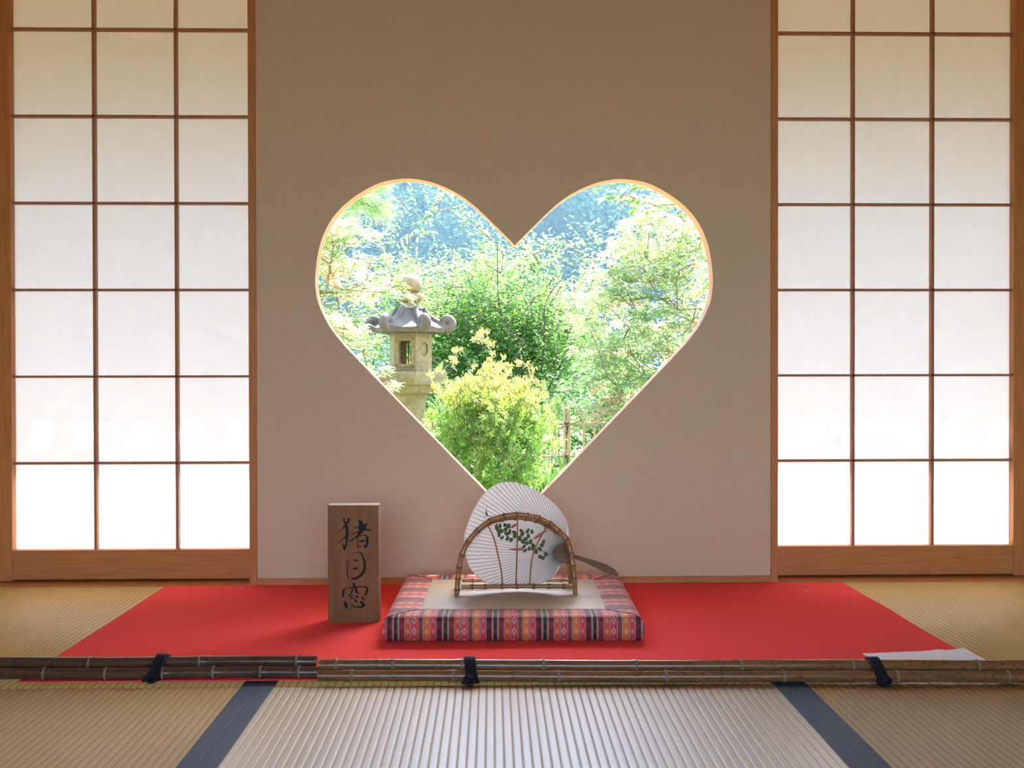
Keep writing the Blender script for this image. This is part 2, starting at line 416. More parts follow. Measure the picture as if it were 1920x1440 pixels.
tag(bx('trim_1', M['cedar_z'], -0.6958, -0.6742, -0.005, 0.05, 0, 2.5, bev=0.001), kind='structure')
tag(bx('trim_2', M['cedar_z'], 0.8088, 0.8292, -0.005, 0.05, 0, 2.5, bev=0.001), kind='structure')
tag(bx('baseboard_back', M['cedar_x'], -0.6742, 0.8088, -0.006, 0.0, 0, 0.0195, bev=0.001), kind='structure')
t3 = tag(bx('trim_3', M['cedar_x'], -1.446, -0.6958, 0.0, 0.11, -0.03, 0.0025), kind='structure')      # sills the screens run in
t4 = tag(bx('trim_4', M['cedar_x'], 0.8292, 1.600, 0.0, 0.11, -0.03, 0.0025), kind='structure')
bx('sill_lip', M['cedar_x'], -1.446, -0.6958, 0.086, 0.104, 0.0025, 0.022, t3); bx('sill_lip', M['cedar_x'], 0.8292, 1.600, 0.086, 0.104, 0.0025, 0.022, t4)  # strips added behind the bottom rails to stop light leaking under them
tag(bx('trim_5', M['cedar_x'], -1.446, -0.6958, 0.0, 0.11, 1.90, 1.98), kind='structure')
tag(bx('trim_6', M['cedar_x'], 0.8292, 1.600, 0.0, 0.11, 1.90, 1.98), kind='structure')
for nm, a, b_, z0 in (('wall_back_left', -3.0, -1.446, -0.1), ('wall_back_right', 1.600, 3.0, -0.1), ('wall_back_left_upper', -1.446, -0.6958, 1.98), ('wall_back_right_upper', 0.8292, 1.600, 1.98)):
    tag(bx(nm, M['plaster_side'], a, b_, 0.0, 0.11, z0, 2.5), kind='structure')
tag(bx('wall_left', M['plaster_side'], -3.1, -3.0, -5.5, 0.11, 0, 2.5), kind='structure')
tag(bx('wall_right', M['plaster_side'], 3.0, 3.1, -5.5, 0.11, 0, 2.5), kind='structure')
fr = MB()                                                        # wall behind the viewer with an unseen window opening added to brighten the room
fr.box(-3.1, -1.5, -5.6, -5.5, 0, 2.5); fr.box(1.5, 3.1, -5.6, -5.5, 0, 2.5); fr.box(-1.5, 1.5, -5.6, -5.5, 0, 0.4); fr.box(-1.5, 1.5, -5.6, -5.5, 1.95, 2.5)
tag(fr.build('wall_front', M['plaster_side']), kind='structure')
tag(bx('ceiling', M['ceiling'], -3.1, 3.1, -5.6, 0.11, 2.5, 2.56), kind='structure')

# floor: boards under rush mats; every mat has woven ridges and cloth borders
floor = bx('floor', M['cedar_x'], -3.1, 3.1, -5.6, 0.11, -0.12, -0.055); tag(floor, kind='structure')
PITCH = 0.0147
def mat_mesh(x0, x1, y0, y1):
    b = MB(); xs, zs, cord = [], [], []
    n = max(1, int(round((x1 - x0) / PITCH))); pw = (x1 - x0) / n
    for i in range(n):
        for t, h_, g_ in ((0, 0, 1), (0.06, 0.45, 0.6), (0.15, 0.88, 0.05), (0.28, 0.98, 0), (0.5, 1, 0), (0.72, 0.98, 0), (0.85, 0.88, 0.05), (0.94, 0.45, 0.6)):
            xs.append(x0 + (i + t) * pw); zs.append(-0.0015 + 0.0015 * h_); cord.append(g_)
    xs.append(x1); zs.append(-0.0015); cord.append(1)
    yy = [(y0, -0.05), (y0 + 0.0005, -0.006), (y0 + 0.006, 0.0), (y1 - 0.006, 0.0), (y1 - 0.0005, -0.006), (y1, -0.05)]
    vs, fs = [], []; W = len(xs)
    for y, dz in yy:
        for x, z in zip(xs, zs): vs.append((x, y, z + dz))
    for r in range(len(yy) - 1):
        for i in range(W - 1): fs.append((r * W + i, r * W + i + 1, (r + 1) * W + i + 1, (r + 1) * W + i))
    b.add(vs, fs); b.cord = cord * len(yy); return b
YJ = -0.932
COLS = [(-1.58, -0.4535, -1.0, -0.4852, -0.4535), (-0.4535, 0.5785, -1, -0.4535, -0.4210), (0.5785, 1.70, 1, 0, 0)]
for (a, b_) in ((-2.98, -1.55), (-1.55, -0.4535), (-0.4535, 0.5785), (0.5785, 1.66), (1.66, 2.98)):
    for (y0, y1) in ((-3.3, YJ), (YJ + 0.004, -0.002), (-5.48, -3.303)):
        le = 0.0325 if a > -2.9 else 0.0; re = 0.0325 if b_ < 2.9 else 0.0
        mm = mat_mesh(a + le * 0.9, b_ - re * 0.9, y0, y1); CORD = mm.cord
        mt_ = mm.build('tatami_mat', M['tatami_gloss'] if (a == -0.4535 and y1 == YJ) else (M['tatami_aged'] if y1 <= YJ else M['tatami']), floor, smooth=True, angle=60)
        at = mt_.data.attributes.new('cord', 'FLOAT', 'POINT'); at.data.foreach_set('value', CORD)
        for (s0, s1) in ((a + 0.0004, a + le), (b_ - re, b_ - 0.0004)):
            if s1 - s0 > 0.01:
                bx('mat_border', M['heri'], s0, s1, y0, y1, -0.05, 0.0012, mt_, bev=0.0008)

# ------------------------------------------------------------------ paper screens
def shoji(name, X0, X1, bars, side):
    root = empty(name, (0, 0, 0)); tag(root, kind='structure')
    yf, yb = 0.052, 0.084                                          # faces of the frame
    zr = 0.0945
    rows = [0.347 + 0.2533 * i for i in range(7)]
    top = 1.865
    # X0..X1 is the clear opening inside the stiles
    bx('stile', M['cedar_z'], X0 - 0.055, X0, yf, yb, 0.0035, 1.905, root, bev=0.0015)
    bx('stile', M['cedar_z'], X1, X1 + 0.055, yf, yb, 0.0035, 1.905, root, bev=0.0015)
    bx('bottom_rail', M['cedar_x'], X0, X1, yf, yb, 0.0085, zr, root, bev=0.0015)
    bx('top_rail', M['cedar_x'], X0, X1, yf, yb, top, 1.905, root, bev=0.0015)
    xb = [X0] + bars + [X1]
    for x in bars: bx('lattice_bar', M['kumiko'], x - 0.0042, x + 0.0042, yf + 0.008, yb - 0.006, zr, top, root, bev=0.0006)
    zb = [zr] + [z for z in rows if z < top - 0.05] + [top]
    for z in zb[1:-1]: bx('lattice_bar', M['kumiko'], X0, X1, yf + 0.008, yb - 0.0062, z - 0.0035, z + 0.0035, root, bev=0.0006)
    me = {}
    for i in range(len(xb) - 1):
        for j in range(len(zb) - 1):
            bx('paper_pane', M['shoji_paper'], xb[i], xb[i + 1], yb - 0.006, yb - 0.0052, zb[j], zb[j + 1], root)
    return root
shoji('door_1', -1.3968, -0.6850, [-1.1595, -0.9220], -1)
shoji('door_2', 0.8190, 1.5500, [1.0730, 1.3105], 1)

# ------------------------------------------------------------------ outside of the house: roof, eave, veranda, ground
tag(bx('roof', M['eave'], -3.6, 3.6, -6.4, 0.3, 2.6, 2.7), kind='structure')
L, ZE = 0.95, 1.648
ev = MB()
def slab(x0, x1, ya, za, yb_, zb_, t):
    ev.add([(x0, ya, za), (x1, ya, za), (x1, yb_, zb_), (x0, yb_, zb_), (x0, ya, za + t), (x1, ya, za + t), (x1, yb_, zb_ + t), (x0, yb_, zb_ + t)],
           [(0, 3, 2, 1), (4, 5, 6, 7), (0, 1, 5, 4), (1, 2, 6, 5), (2, 3, 7, 6), (3, 0, 4, 7)])
gy = L - 0.068
slab(-3.6, 3.6, 0.05, 2.20, gy, ZE + 0.040, 0.03)
eave = tag(ev.build('eave', M['eave']), kind='structure')
bx('gutter_board', M['eave'], -3.6, 3.6, L - 0.03, L, ZE, ZE + 0.060, eave)
x = -3.56
while x < 3.5:                                                   # bracket blocks between roof edge and gutter leave small gaps
    wd = random.uniform(0.088, 0.104)
    bx('bracket', M['eave'], x, x + wd, gy - 0.03, L - 0.03, ZE + 0.045, ZE + 0.060, eave)
    x += 0.1425
tag(bx('veranda', M['veranda'], -3.2, 3.2, 0.115, 1.0, -0.11, -0.06), kind='structure')
GZ = -0.50
tag(bx('ground', M['ground'], -60, 60, 2.2, 90, GZ - 0.2, GZ), kind='structure')
tag(bx('gravel_court', M['gravel'], -12, 12, -14, 2.2, GZ - 0.2, GZ + 0.001), kind='structure')  # unseen pale ground added to bounce sunlight into the paper screens

# ------------------------------------------------------------------ red carpet
cz = 0.003
b = MB(); nx, ny = 40, 16
cx0, cx1, cy0, cy1 = -0.9290, 1.0125, -0.8990, -0.0150
top = []
for j in range(ny + 1):
    for i in range(nx + 1):
        x = cx0 + (cx1 - cx0) * i / nx; y = cy0 + (cy1 - cy0) * j / ny
        z = cz + (0.0012 * math.sin(x * 9 + y * 5) * math.sin(y * 11) + 0.0008) * (0 if (i in (0, nx) or j in (0, ny)) else 1)
        if i == nx: x += 0.003 * math.sin(y * 14)
        top.append((x, y, z))
fs = [(j * (nx + 1) + i, j * (nx + 1) + i + 1, (j + 1) * (nx + 1) + i + 1, (j + 1) * (nx + 1) + i) for j in range(ny) for i in range(nx)]
ring = [i for i in range(nx + 1)] + [j * (nx + 1) + nx for j in range(1, ny + 1)] + [ny * (nx + 1) + i for i in range(nx - 1, -1, -1)] + [j * (nx + 1) for j in range(ny - 1, 0, -1)]
o = len(top); top += [(top[i][0], top[i][1], 0.0002) for i in ring]
for k in range(len(ring)):
    k2 = (k + 1) % len(ring); fs.append((ring[k], o + k, o + k2, ring[k2]))
b.add(top, fs)
tag(b.build('carpet', M['carpet'], smooth=True, angle=50), 'red felt carpet spread flat on the rush mats under the cushion', 'carpet')

# ------------------------------------------------------------------ square seat cushion with striped cloth border
CX0, CX1, CY0, CY1 = -0.2385, 0.3425, -0.6420, -0.1560
cush = empty('floor_cushion', ((CX0 + CX1) / 2, (CY0 + CY1) / 2, 0.0038), (0, 0, math.radians(-1.2)))
tag(cush, 'flat square seat cushion with rush top and striped red border', 'cushion')
hw, hd = (CX1 - CX0) / 2, (CY1 - CY0) / 2
prof = [(.0765, .0555), (.05, .0572), (.02, .0572), (.008, .0555), (.002, .051), (-.001, .042), (-.0025, .028), (-.001, .012), (.003, .004), (.012, 0.0)]
vl = [0.0]
for p, q in zip(prof, prof[1:]): vl.append(vl[-1] + math.hypot(q[0] - p[0], q[1] - p[1]))
def border(side):
    if side in ('f', 'b'): La, Dp = hw, hd
    else: La, Dp = hd, hw
    vs, uvs, fs = [], [], []; n = 24
    for k in range(n + 1):
        for (s, z), v in zip(prof, vl):
            a = -La + s + (2 * La - 2 * s) * k / n; d = -Dp + s
            if side == 'f': p = (a, d, z)
            elif side == 'b': p = (-a, -d, z)
            elif side == 'r': p = (-d, a, z)
            else: p = (d, -a, z)
            vs.append(p); uvs.append((a, v))
    W = len(prof)
    for k in range(n):
        for i in range(W - 1): fs.append((k * W + i, k * W + i + 1, (k + 1) * W + i + 1, (k + 1) * W + i))
    me = bpy.data.meshes.new('border_strip'); me.from_pydata(vs, [], fs); me.materials.append(M['weave'])
    uvl = me.uv_layers.new(name='weave')
    for lp in me.loops: uvl.data[lp.index].uv = (uvs[lp.vertex_index][0] + 0.2805 - 0.018, uvs[lp.vertex_index][1])
    me.polygons.foreach_set('use_smooth', [True] * len(me.polygons))
    o = bpy.data.objects.new('border_strip', me); col.objects.link(o); o.parent = cush
    return o
for s in 'fbrl': border(s)
ih, idp = hw - .076, hd - .076
rt_ = MB(); xs = []; n = 46
for i in range(n * 2 + 1): xs.append(-ih + 2 * ih * i / (n * 2))
vs, fs = [], []
for y in (-idp, idp):
    for i, x in enumerate(xs): vs.append((x, y, 0.0560 + (0.0007 if i % 2 else 0)))
W = len(xs)
for i in range(W - 1): fs.append((i, i + 1, W + i + 1, W + i))
rt_.add(vs, fs); rt_.build('rush_top', M['tatami_seat'], cush, smooth=True, angle=80)
bx('underside', M['seam'], -hw + .010, hw - .010, -hd + .010, hd - .010, 0.0, 0.004, cush)
for sx in (-1, 1):
    for sy in (-1, 1):
        t = MB(); t.tube([(sx * (hw - s), sy * (hd - s), z + 0.0004) for s, z in prof[:5]], 0.0007, 5); t.build('seam', M['seam'], cush)

# ------------------------------------------------------------------ ink strokes
def ribbons(strokes, name, mat, parent, y, lift=0.00004):
    b = MB()
    for si, st in enumerate(strokes):
        P = catmull([p for p in st], 6); yy = y - lift * si
        L_, R_ = [], []
        for i, p in enumerate(P):
            q0, q1 = P[max(0, i - 1)], P[min(len(P) - 1, i + 1)]
            dx, dz = q1[0] - q0[0], q1[1] - q0[1]; ln = math.hypot(dx, dz) or 1e-9
            h = max(p[2], 0.0002) / 2
            L_.append((p[0] - dz / ln * h, yy, p[1] + dx / ln * h)); R_.append((p[0] + dz / ln * h, yy, p[1] - dx / ln * h))
        n = len(P)
        b.add(L_ + R_, [(i, i + 1, n + i + 1, n + i) for i in range(n - 1)])
        for p in (P[0], P[-1]):
            h = p[2] / 2; c = [(p[0] + h * math.cos(a * PI / 5), yy - lift / 3, p[1] + h * math.sin(a * PI / 5)) for a in range(10)]
            b.add(c, [tuple(range(10))])
    return b.build(name, mat, parent)
# wooden plaque
plq = empty('sign_plaque', (-0.3355, -0.436, 0.0036), (0, 0, 0)); tag(plq, 'upright brown wooden sign block with brushed black characters on the carpet', 'sign')
pw, ph, pt = 0.0612, 0.2845, 0.040
bd = MB(); bd.box(-pw, pw, -pt / 2, pt / 2, 0, ph, 0.0008); bd.build('block', M['plaque'], plq)
ct = MB(); ct.box(-pw + .0008, pw - .0008, -pt / 2 + .0008, pt / 2 - .0008, ph - 0.001, ph + 0.0003); ct.build('end_grain', M['plaque_cut'], plq); 
PS = 771.0
def c1(pts): return [((625 + x / 16 - 664) / PS, (1170 - (960 + y / 16)) / PS, w_ / 16 / PS) for x, y, w_ in pts]
def c2(pts): return [((625 + x / 11.08 - 664) / PS, (1170 - (1030 + y / 11.08)) / PS, w_ / 11.08 / PS) for x, y, w_ in pts]
char1 = [[(340, 240, 35), (360, 320, 50), (400, 400, 60)],
         [(470, 215, 25), (500, 270, 60), (460, 350, 65), (400, 430, 50), (320, 530, 32), (210, 650, 18)],
         [(405, 400, 60), (430, 500, 85), (445, 620, 88), (440, 740, 88), (430, 880, 65), (410, 1020, 58), (370, 1140, 62), (355, 1190, 20)],
         [(310, 1000, 25), (335, 1080, 50), (360, 1160, 55)],
         [(400, 770, 40), (320, 860, 32), (180, 965, 28)],
         [(800, 305, 50), (850, 360, 115), (860, 480, 140), (850, 600, 125), (800, 700, 90)],
         [(650, 525, 20), (760, 510, 38), (900, 490, 100), (985, 450, 70), (1030, 390, 45)],
         [(860, 500, 130), (930, 530, 110), (980, 500, 90)],
         [(530, 700, 18), (640, 690, 24), (780, 640, 38), (900, 605, 60), (1000, 582, 42), (1090, 580, 50), (1170, 605, 25)],
         [(900, 600, 85), (820, 690, 80), (740, 780, 52), (620, 860, 40), (505, 930, 36)],
         [(755, 800, 26), (745, 950, 27), (760, 1090, 42)], [(760, 1090, 42), (880, 1072, 20), (960, 1050, 22)],
         [(800, 780, 25), (900, 742, 24), (990, 740, 34), (1030, 800, 70), (1045, 900, 72), (1030, 1020, 75), (975, 1100, 70)],
         [(800, 940, 25), (870, 920, 70), (970, 898, 50)]]
char2 = [[(400, 140, 8), (470, 105, 11), (540, 95, 18), (600, 120, 32), (640, 220, 38), (668, 340, 50), (655, 460, 58), (600, 550, 62), (520, 615, 52), (440, 640, 42), (390, 640, 16)],
         [(322, 250, 16), (308, 360, 18), (308, 520, 22), (325, 600, 20), (345, 655, 9)],
         [(445, 250, 25), (485, 260, 46), (525, 272, 14)], [(425, 432, 22), (470, 428, 48), (515, 420, 32)]]
char3 = [[(440, 740, 50), (448, 775, 52), (452, 800, 40)], [(235, 865, 42), (225, 930, 46), (216, 1000, 46)],
         [(240, 850, 16), (330, 830, 17), (450, 815, 26), (600, 805, 22), (690, 815, 27), (718, 850, 42), (710, 910, 48), (680, 970, 42)],
         [(415, 840, 22), (405, 900, 27), (335, 1000, 22)], [(480, 820, 46), (495, 900, 46), (540, 940, 26)],
         [(410, 970, 14), (375, 1030, 22), (440, 1045, 16), (500, 1000, 28), (520, 1010, 42)], [(460, 1070, 32), (475, 1095, 42), (495, 1110, 40)],
         [(610, 1030, 44), (630, 1055, 44), (650, 1080, 32)], [(262, 1120, 46), (275, 1170, 74), (290, 1240, 46)],
         [(400, 1170, 18), (440, 1215, 27), (530, 1225, 27), (610, 1215, 55), (640, 1180, 66), (590, 1120, 50)]]
ribbons([c1(s) for s in char1], 'character', M['ink'], plq, -pt / 2 - 0.0003)
ribbons([c2(s) for s in char2], 'character', M['ink'], plq, -pt / 2 - 0.0003)
ribbons([c2(s) for s in char3], 'character', M['ink'], plq, -pt / 2 - 0.0003)

# ------------------------------------------------------------------ bamboo fan stand
ZT = 0.0605
stand = empty('fan_stand', (0.0600, -0.4090, ZT), (0, 0, 0)); tag(stand, 'arched honey bamboo stand with cane ribs holding the round fan', 'stand')
SS = 751.0
def sp(pts, y=0.0): return [((840 + a / 5.76 - 967) / SS, y, (1114.5 - (890 + c / 5.76)) / SS) for a, c in pts]
arch_px = [(95, 1290), (105, 1150), (120, 1010), (150, 880), (215, 740), (320, 620), (450, 520), (600, 472), (740, 455), (860, 465), (980, 490), (1090, 545), (1190, 630), (1275, 720), (1320, 860), (1340, 1000), (1355, 1150), (1362, 1290)]
joints_px = [(95, 1250), (108, 1130), (122, 1015), (150, 875), (215, 735), (310, 625), (445, 520), (600, 472), (740, 455), (862, 465), (978, 490), (1095, 548), (1195, 632), (1280, 725), (1322, 860), (1340, 990), (1352, 1130)]
def bamboo_rod(path, joints, r, name, parent, mats, bulge=1.28, jw=0.0016, n=10):
    """rod through path with a swelling at each joint; joints are parts of the rod"""
    P = [Vector(p) for p in path]; J = [Vector(j) for j in joints]
    rad = []
    for p in P:
        d = min((p - j).length for j in J) if J else 1
        rad.append(r * (0.93 + 0.2 * math.exp(-(d / (r * 0.8)) ** 2)))
    b = MB(); b.tube(P, rad, n); o = b.build(name, mats[0], parent, smooth=True, angle=60)
    for j in J:
        k = min(range(len(P)), key=lambda i: (P[i] - j).length)
        t = (P[min(k + 1, len(P) - 1)] - P[max(k - 1, 0)]).normalized()
        q = MB(); q.tube([P[k] - t * jw * 1.4, P[k] - t * jw * 0.6, P[k] + t * jw * 0.6, P[k] + t * jw * 1.4], [r * 1.0, r * bulge, r * bulge, r * 1.0], n)
        q.build('joint', mats[1], o, smooth=True, angle=60)
    return o
HB = (M['honey'], M['honey_joint'])
def lean(pts, k): return [(x, y + z * k, z) for x, y, z in pts]
arch = [tuple(p) for p in catmull(sp(arch_px), 6)]
bamboo_rod(lean(arch, 0.10), lean(sp(joints_px), 0.10), 0.0067, 'front_arch', stand, HB)
back = [(x * 0.985 - 0.004, 0.076 + z * -0.08, z * 0.93) for x, y, z in arch]
backj = [(x * 0.985 - 0.004, 0.076 + z * -0.08, z * 0.93) for x, y, z in sp(joints_px)]
bamboo_rod(back, backj, 0.0058, 'back_arch', stand, HB)
bar = lambda y, z: ([(-0.137 + 0.277 * i / 60, y, z) for i in range(61)], [(( 840 + a / 5.76 - 967) / SS, y, z) for a in (250, 400, 580, 740, 910, 1085, 1240)])
p_, j_ = bar(0.0015, 0.0185); bamboo_rod(p_, j_, 0.0058, 'front_bar', stand, HB)
p_, j_ = bar(0.0750, 0.0185); bamboo_rod(p_, j_, 0.0048, 'back_bar', stand, HB)
for pts in ([(425, 565), (490, 700), (540, 900), (572, 1060), (582, 1200)], [(748, 480), (742, 800), (727, 1190)], [(1075, 560), (960, 760), (900, 930), (875, 1190)]):
    q = MB(); q.tube(lean([tuple(p) for p in catmull(sp(pts), 6)], 0.10), 0.0018, 8); q.build('cane_rib', M['cane'], stand, smooth=True)

# ------------------------------------------------------------------ paper fan leaning in the stand
FS = 742.0
fan = empty('round_fan', (0.0610, -0.3720, ZT + 0.0065), (math.radians(-9), 0, 0)); tag(fan, 'round white paper fan painted with green leaves, handle pointing right', 'fan')
def fp(x, y): return ((x - 967) / FS, (1103 - y) / FS)
outl = [(869.5, 1015), (872, 997), (881, 971), (892, 949), (904, 931.7), (920, 916), (936, 908.5), (951, 906), (968.5, 908), (992.8, 916), (1013.6, 927.3), (1031, 940.3), (1048.3, 957.7),
        (1060.5, 976.8), (1065.5, 997), (1065, 1017), (1059, 1043), (1049, 1063), (1039, 1079), (1020, 1092), (990, 1101), (955, 1102), (922, 1096), (900, 1085), (883, 1068), (874, 1049), (870, 1032)]
ol = [fp(*p) for p in [tuple(q) for q in catmull(outl, 4, True)]]
b = MB(); n = len(ol); cc = fp(968, 1005)
b.add([(x, -0.0005, z) for x, z in ol] + [(x, 0.0005, z) for x, z in ol] + [(cc[0], -0.0005, cc[1]), (cc[0], 0.0005, cc[1])],
      [((i + 1) % n, i, 2 * n) for i in range(n)] + [(n + i, n + (i + 1) % n, 2 * n + 1) for i in range(n)] + [(i, (i + 1) % n, n + (i + 1) % n, n + i) for i in range(n)])
face = b.build('paper_leaf', M['fan_paper'], fan)
e = MB(); e.tube([(x, 0, z) for x, z in ol] + [(ol[0][0], 0, ol[0][1])], 0.0009, 6); e.build('edge_band', M['fan_paper'], fan)
hub = fp(1055, 1041)
def ray_to_outline(ang):
    d = (math.cos(ang), math.sin(ang)); best = None
    for i in range(n):
        p, q = ol[i], ol[(i + 1) % n]
        ex, ez = q[0] - p[0], q[1] - p[1]; den = d[0] * ez - d[1] * ex
        if abs(den) < 1e-12: continue
        t = ((p[0] - hub[0]) * ez - (p[1] - hub[1]) * ex) / den; u = ((p[0] - hub[0]) * d[1] - (p[1] - hub[1]) * d[0]) / den
        if t > 0 and 0 <= u <= 1 and (best is None or t > best): best = t
    return best
for k in range(66):
    a = math.radians(82 + (246 - 82) * k / 65)
    T = ray_to_outline(a)
    if not T: continue
    q = MB(); p0 = (hub[0] + math.cos(a) * 0.018, hub[1] + math.sin(a) * 0.018); p1 = (hub[0] + math.cos(a) * (T - 0.001), hub[1] + math.sin(a) * (T - 0.001))
    q.tube([(p0[0], -0.0004, p0[1]), (p1[0], -0.0004, p1[1])], 0.00062, 5); q.build('rib', M['fan_rib'], fan)
def disc(pts, name, mat, y0, y1, parent):
    b = MB(); P = [fp(*p) for p in pts]; k = len(P)
    b.add([(x, y0, z) for x, z in P] + [(x, y1, z) for x, z in P], [tuple(range(k)), tuple(range(2 * k - 1, k - 1, -1))] + [(i, (i + 1) % k, k + (i + 1) % k, k + i) for i in range(k)])
    return b.build(name, mat, parent)
nb = [tuple(p) for p in catmull([(1066, 1015), (1048, 1017), (1034, 1026), (1028, 1040), (1032, 1053), (1042, 1060), (1050, 1064), (1053, 1059), (1062, 1054), (1068, 1045)], 4, True)]
disc(nb, 'neck_paper', M['fan_edge'], -0.0016, -0.0006, fan)
gp = [tuple(p) for p in catmull([(1066, 1022), (1052, 1020), (1040, 1027), (1034, 1038), (1037, 1049), (1046, 1056), (1058, 1058), (1068, 1050), (1074, 1042)], 4, True)]
disc(gp, 'grip_plate', M['fan_grip'], -0.0030, 0.0020, fan)
h = MB(); hp = [(1062, 1039), (1075, 1045.5), (1095, 1052), (1115, 1059.5), (1135, 1068), (1148, 1074.5), (1157, 1080)]; hr = [.0055, .0052, .0062, .0085, .0105, .0085, .0025]
PP = []
for (x, y), r in zip(hp, hr):
    u, v = fp(x, y); PP.append((u, 0.0, v))
h.tube([tuple(p) for p in catmull(PP, 4)], list(np.interp(np.linspace(0, 6, 25), range(7), hr)), 10, flat=0.35, twist_up=(0, 1, 0)); h.build('handle', M['fan_grip'], fan, smooth=True, angle=60)
# painted sprig
def spot(b, px, py, ln, wd, ang):
    u, v = fp(px, py); c, s = math.cos(ang), math.sin(ang); pts = []
    for k in range(10):
        a = 2 * PI * k / 10; x_, z_ = math.cos(a) * ln / 2 / FS, math.sin(a) * wd / 2 / FS * (1 - 0.25 * math.cos(a))
        pts.append((u + x_ * c - z_ * s, -0.00125, v + x_ * s + z_ * c))
    b.add(pts, [tuple(range(10))])
g3 = [(720, 315), (775, 300), (850, 290), (905, 305), (745, 365), (790, 380), (860, 355), (870, 420), (920, 390), (760, 430), (805, 480), (885, 490), (940, 510), (985, 400), (1000, 450)]
g4 = [(55, 380), (150, 380), (215, 390), (70, 430), (160, 450), (30, 490), (120, 500), (75, 535), (195, 540), (140, 560), (95, 610), (110, 670), (170, 640), (230, 600), (225, 640), (330, 650), (275, 680), (390, 540), (365, 590), (335, 765), (380, 780), (420, 725)]
for x, y in [(840 + a / 8, 950 + c / 8) for a, c in g3] + [(970 + a / 8, 950 + c / 8) for a, c in g4]:
    q = MB(); spot(q, x, y, random.uniform(8.0, 11.5), random.uniform(5.8, 8.2), random.uniform(0.6, 2.6)); q.build('painted_leaf', M['paint_green'], fan)
def fstroke(pts, name, mat):
    ribbons([[(*fp(x, y), w_ / FS) for x, y, w_ in pts]], name, mat, fan, -0.0012)
fstroke([(957, 992, 2.5), (963, 988, 6), (969, 984, 2)], 'painted_flower', M['paint_pink'])
fstroke([(1000, 1012, 3), (1010, 1006, 6), (1018, 1001, 3), (1026, 998, 2)], 'painted_flower', M['paint_pink'])
fstroke([(953, 1031, 1), (966, 1032, 4), (978, 1031, 5)], 'painted_flower', M['paint_pink'])
fstroke([(912.5, 950, .8), (911, 958, .8), (911, 964, 3), (913, 968, 3)], 'painted_bud', M['paint_brown'])
fstroke([(906, 971, 1), (914, 969, 2.2), (924, 973, 1)], 'painted_wash', M['paint_blue'])
fstroke([(925, 985, .8), (950, 1000, .8), (985, 1012, .9), (1010, 1030, .9), (1026, 1040, .8)], 'painted_stem', M['paint_green'])

# ------------------------------------------------------------------ bamboo barrier poles with black rope
def pole(parent, x0, y0, x1, y1, z, r, joints, mat, z1=None, wob=0.001):
    z1 = z if z1 is None else z1; n = 90; P, rad = [], []
    for i in range(n + 1):
        t = i / n; x = x0 + (x1 - x0) * t
        d = min([abs(x - j) for j in joints] or [1])
        rad.append(r * (0.97 + 0.10 * math.exp(-(d / 0.006) ** 2)))
        P.append((x, y0 + (y1 - y0) * t + wob * math.sin(t * 11), z + (z1 - z) * t + wob * 0.5 * math.sin(t * 9 + 1)))
    b = MB(); b.tube(P, rad, 14); o = b.build('pole', mat, parent, smooth=True, angle=60)
    for j in joints:
        t = (j - x0) / (x1 - x0); c = P[int(round(t * n))]; t2 = int(round(t * n)) / n
        cy, cz_ = c[1], c[2]
        q = MB(); q.tube([(j - .0030, cy, cz_), (j - .0012, cy, cz_), (j + .0006, cy, cz_), (j + .0022, cy, cz_)], [r * 1.02, r * 1.10, r * 1.10, r * 1.03], 14)
        q.build('joint', M['node_band'], o, smooth=True, angle=60)
    return o
def rope_tie(parent, x, yl, zl, yu, zu, r, turns=4, slant=0.0, knot=(0.0, 0.0)):
    """cord wound round both poles, ending in a knot in front of the lower pole"""
    R = r + 0.0030; d = Vector((0, yu - yl, zu - zl)); L_ = d.length; d.normalize(); nn = Vector((0, -d.z, d.y))
    pts = []; S = 20
    for k in range(turns * S + 1):
        a = 2 * PI * k / S; c = math.cos(a); s_ = math.sin(a)
        ctr = Vector((0, yl, zl)) + (d * L_ if c > 0 else Vector((0, 0, 0)))
        p = ctr + d * (R * c) + nn * (R * s_)
        pts.append((x + (k / (turns * S) - 0.5) * 0.0056 * turns + slant * (p.z - zl), p.y, max(p.z, 0.0042)))
    b = MB(); b.tube(pts, 0.0031, 7); o = b.build('rope_tie', M['rope'], parent, smooth=True, angle=70)
    kx, kz = knot; k = MB()
    kc = Vector((x + kx, yl - R - 0.003, max(zl + kz, 0.009)))
    for q in range(3):
        P = []
        for i in range(15):
            a = 2 * PI * i / 14
            v = Vector((math.cos(a) * 0.0100, math.sin(a) * 0.0035, math.sin(a) * 0.0075)); v.rotate(Quaternion((0.2, 1, 0.3), q * 1.1))
            P.append(kc + v)
        k.tube(P, 0.0030, 7, caps=False)
    k.tube([kc, kc + Vector((-0.008, -0.004, -0.002)), kc + Vector((-0.015, -0.003, -kc.z + 0.0052))], 0.0028, 7)
    k.build('knot', M['rope'], o, smooth=True, angle=70)
    return o
RP = 0.0118
barL = empty('bamboo_barrier', (0, 0, 0)); tag(barL, 'dark bamboo pole pair tied with one black cord, resting on the carpet edge', 'bamboo barrier')
SL = lambda px, a=-0.344, b_=592: a + (px - b_) * 0.001025
yl, zl = -0.8905, cz + RP + 0.0006
pole(barL, SL(-60), yl + 0.003, -0.3440, yl, zl, RP, [SL(v) for v in (68, 186, 295, 391, 482, 556)], M['smoked_dark'])
pole(barL, SL(-60) - 0.005, yl + 0.022, -0.3500, yl + 0.0195, zl + 0.0158, RP * 0.95, [SL(v) for v in (147, 360, 548)], M['smoked_dark'])
rope_tie(barL, SL(281), yl, zl, yl + 0.020, zl + 0.0158, RP, 4, 0.25, (-0.004, -0.004))
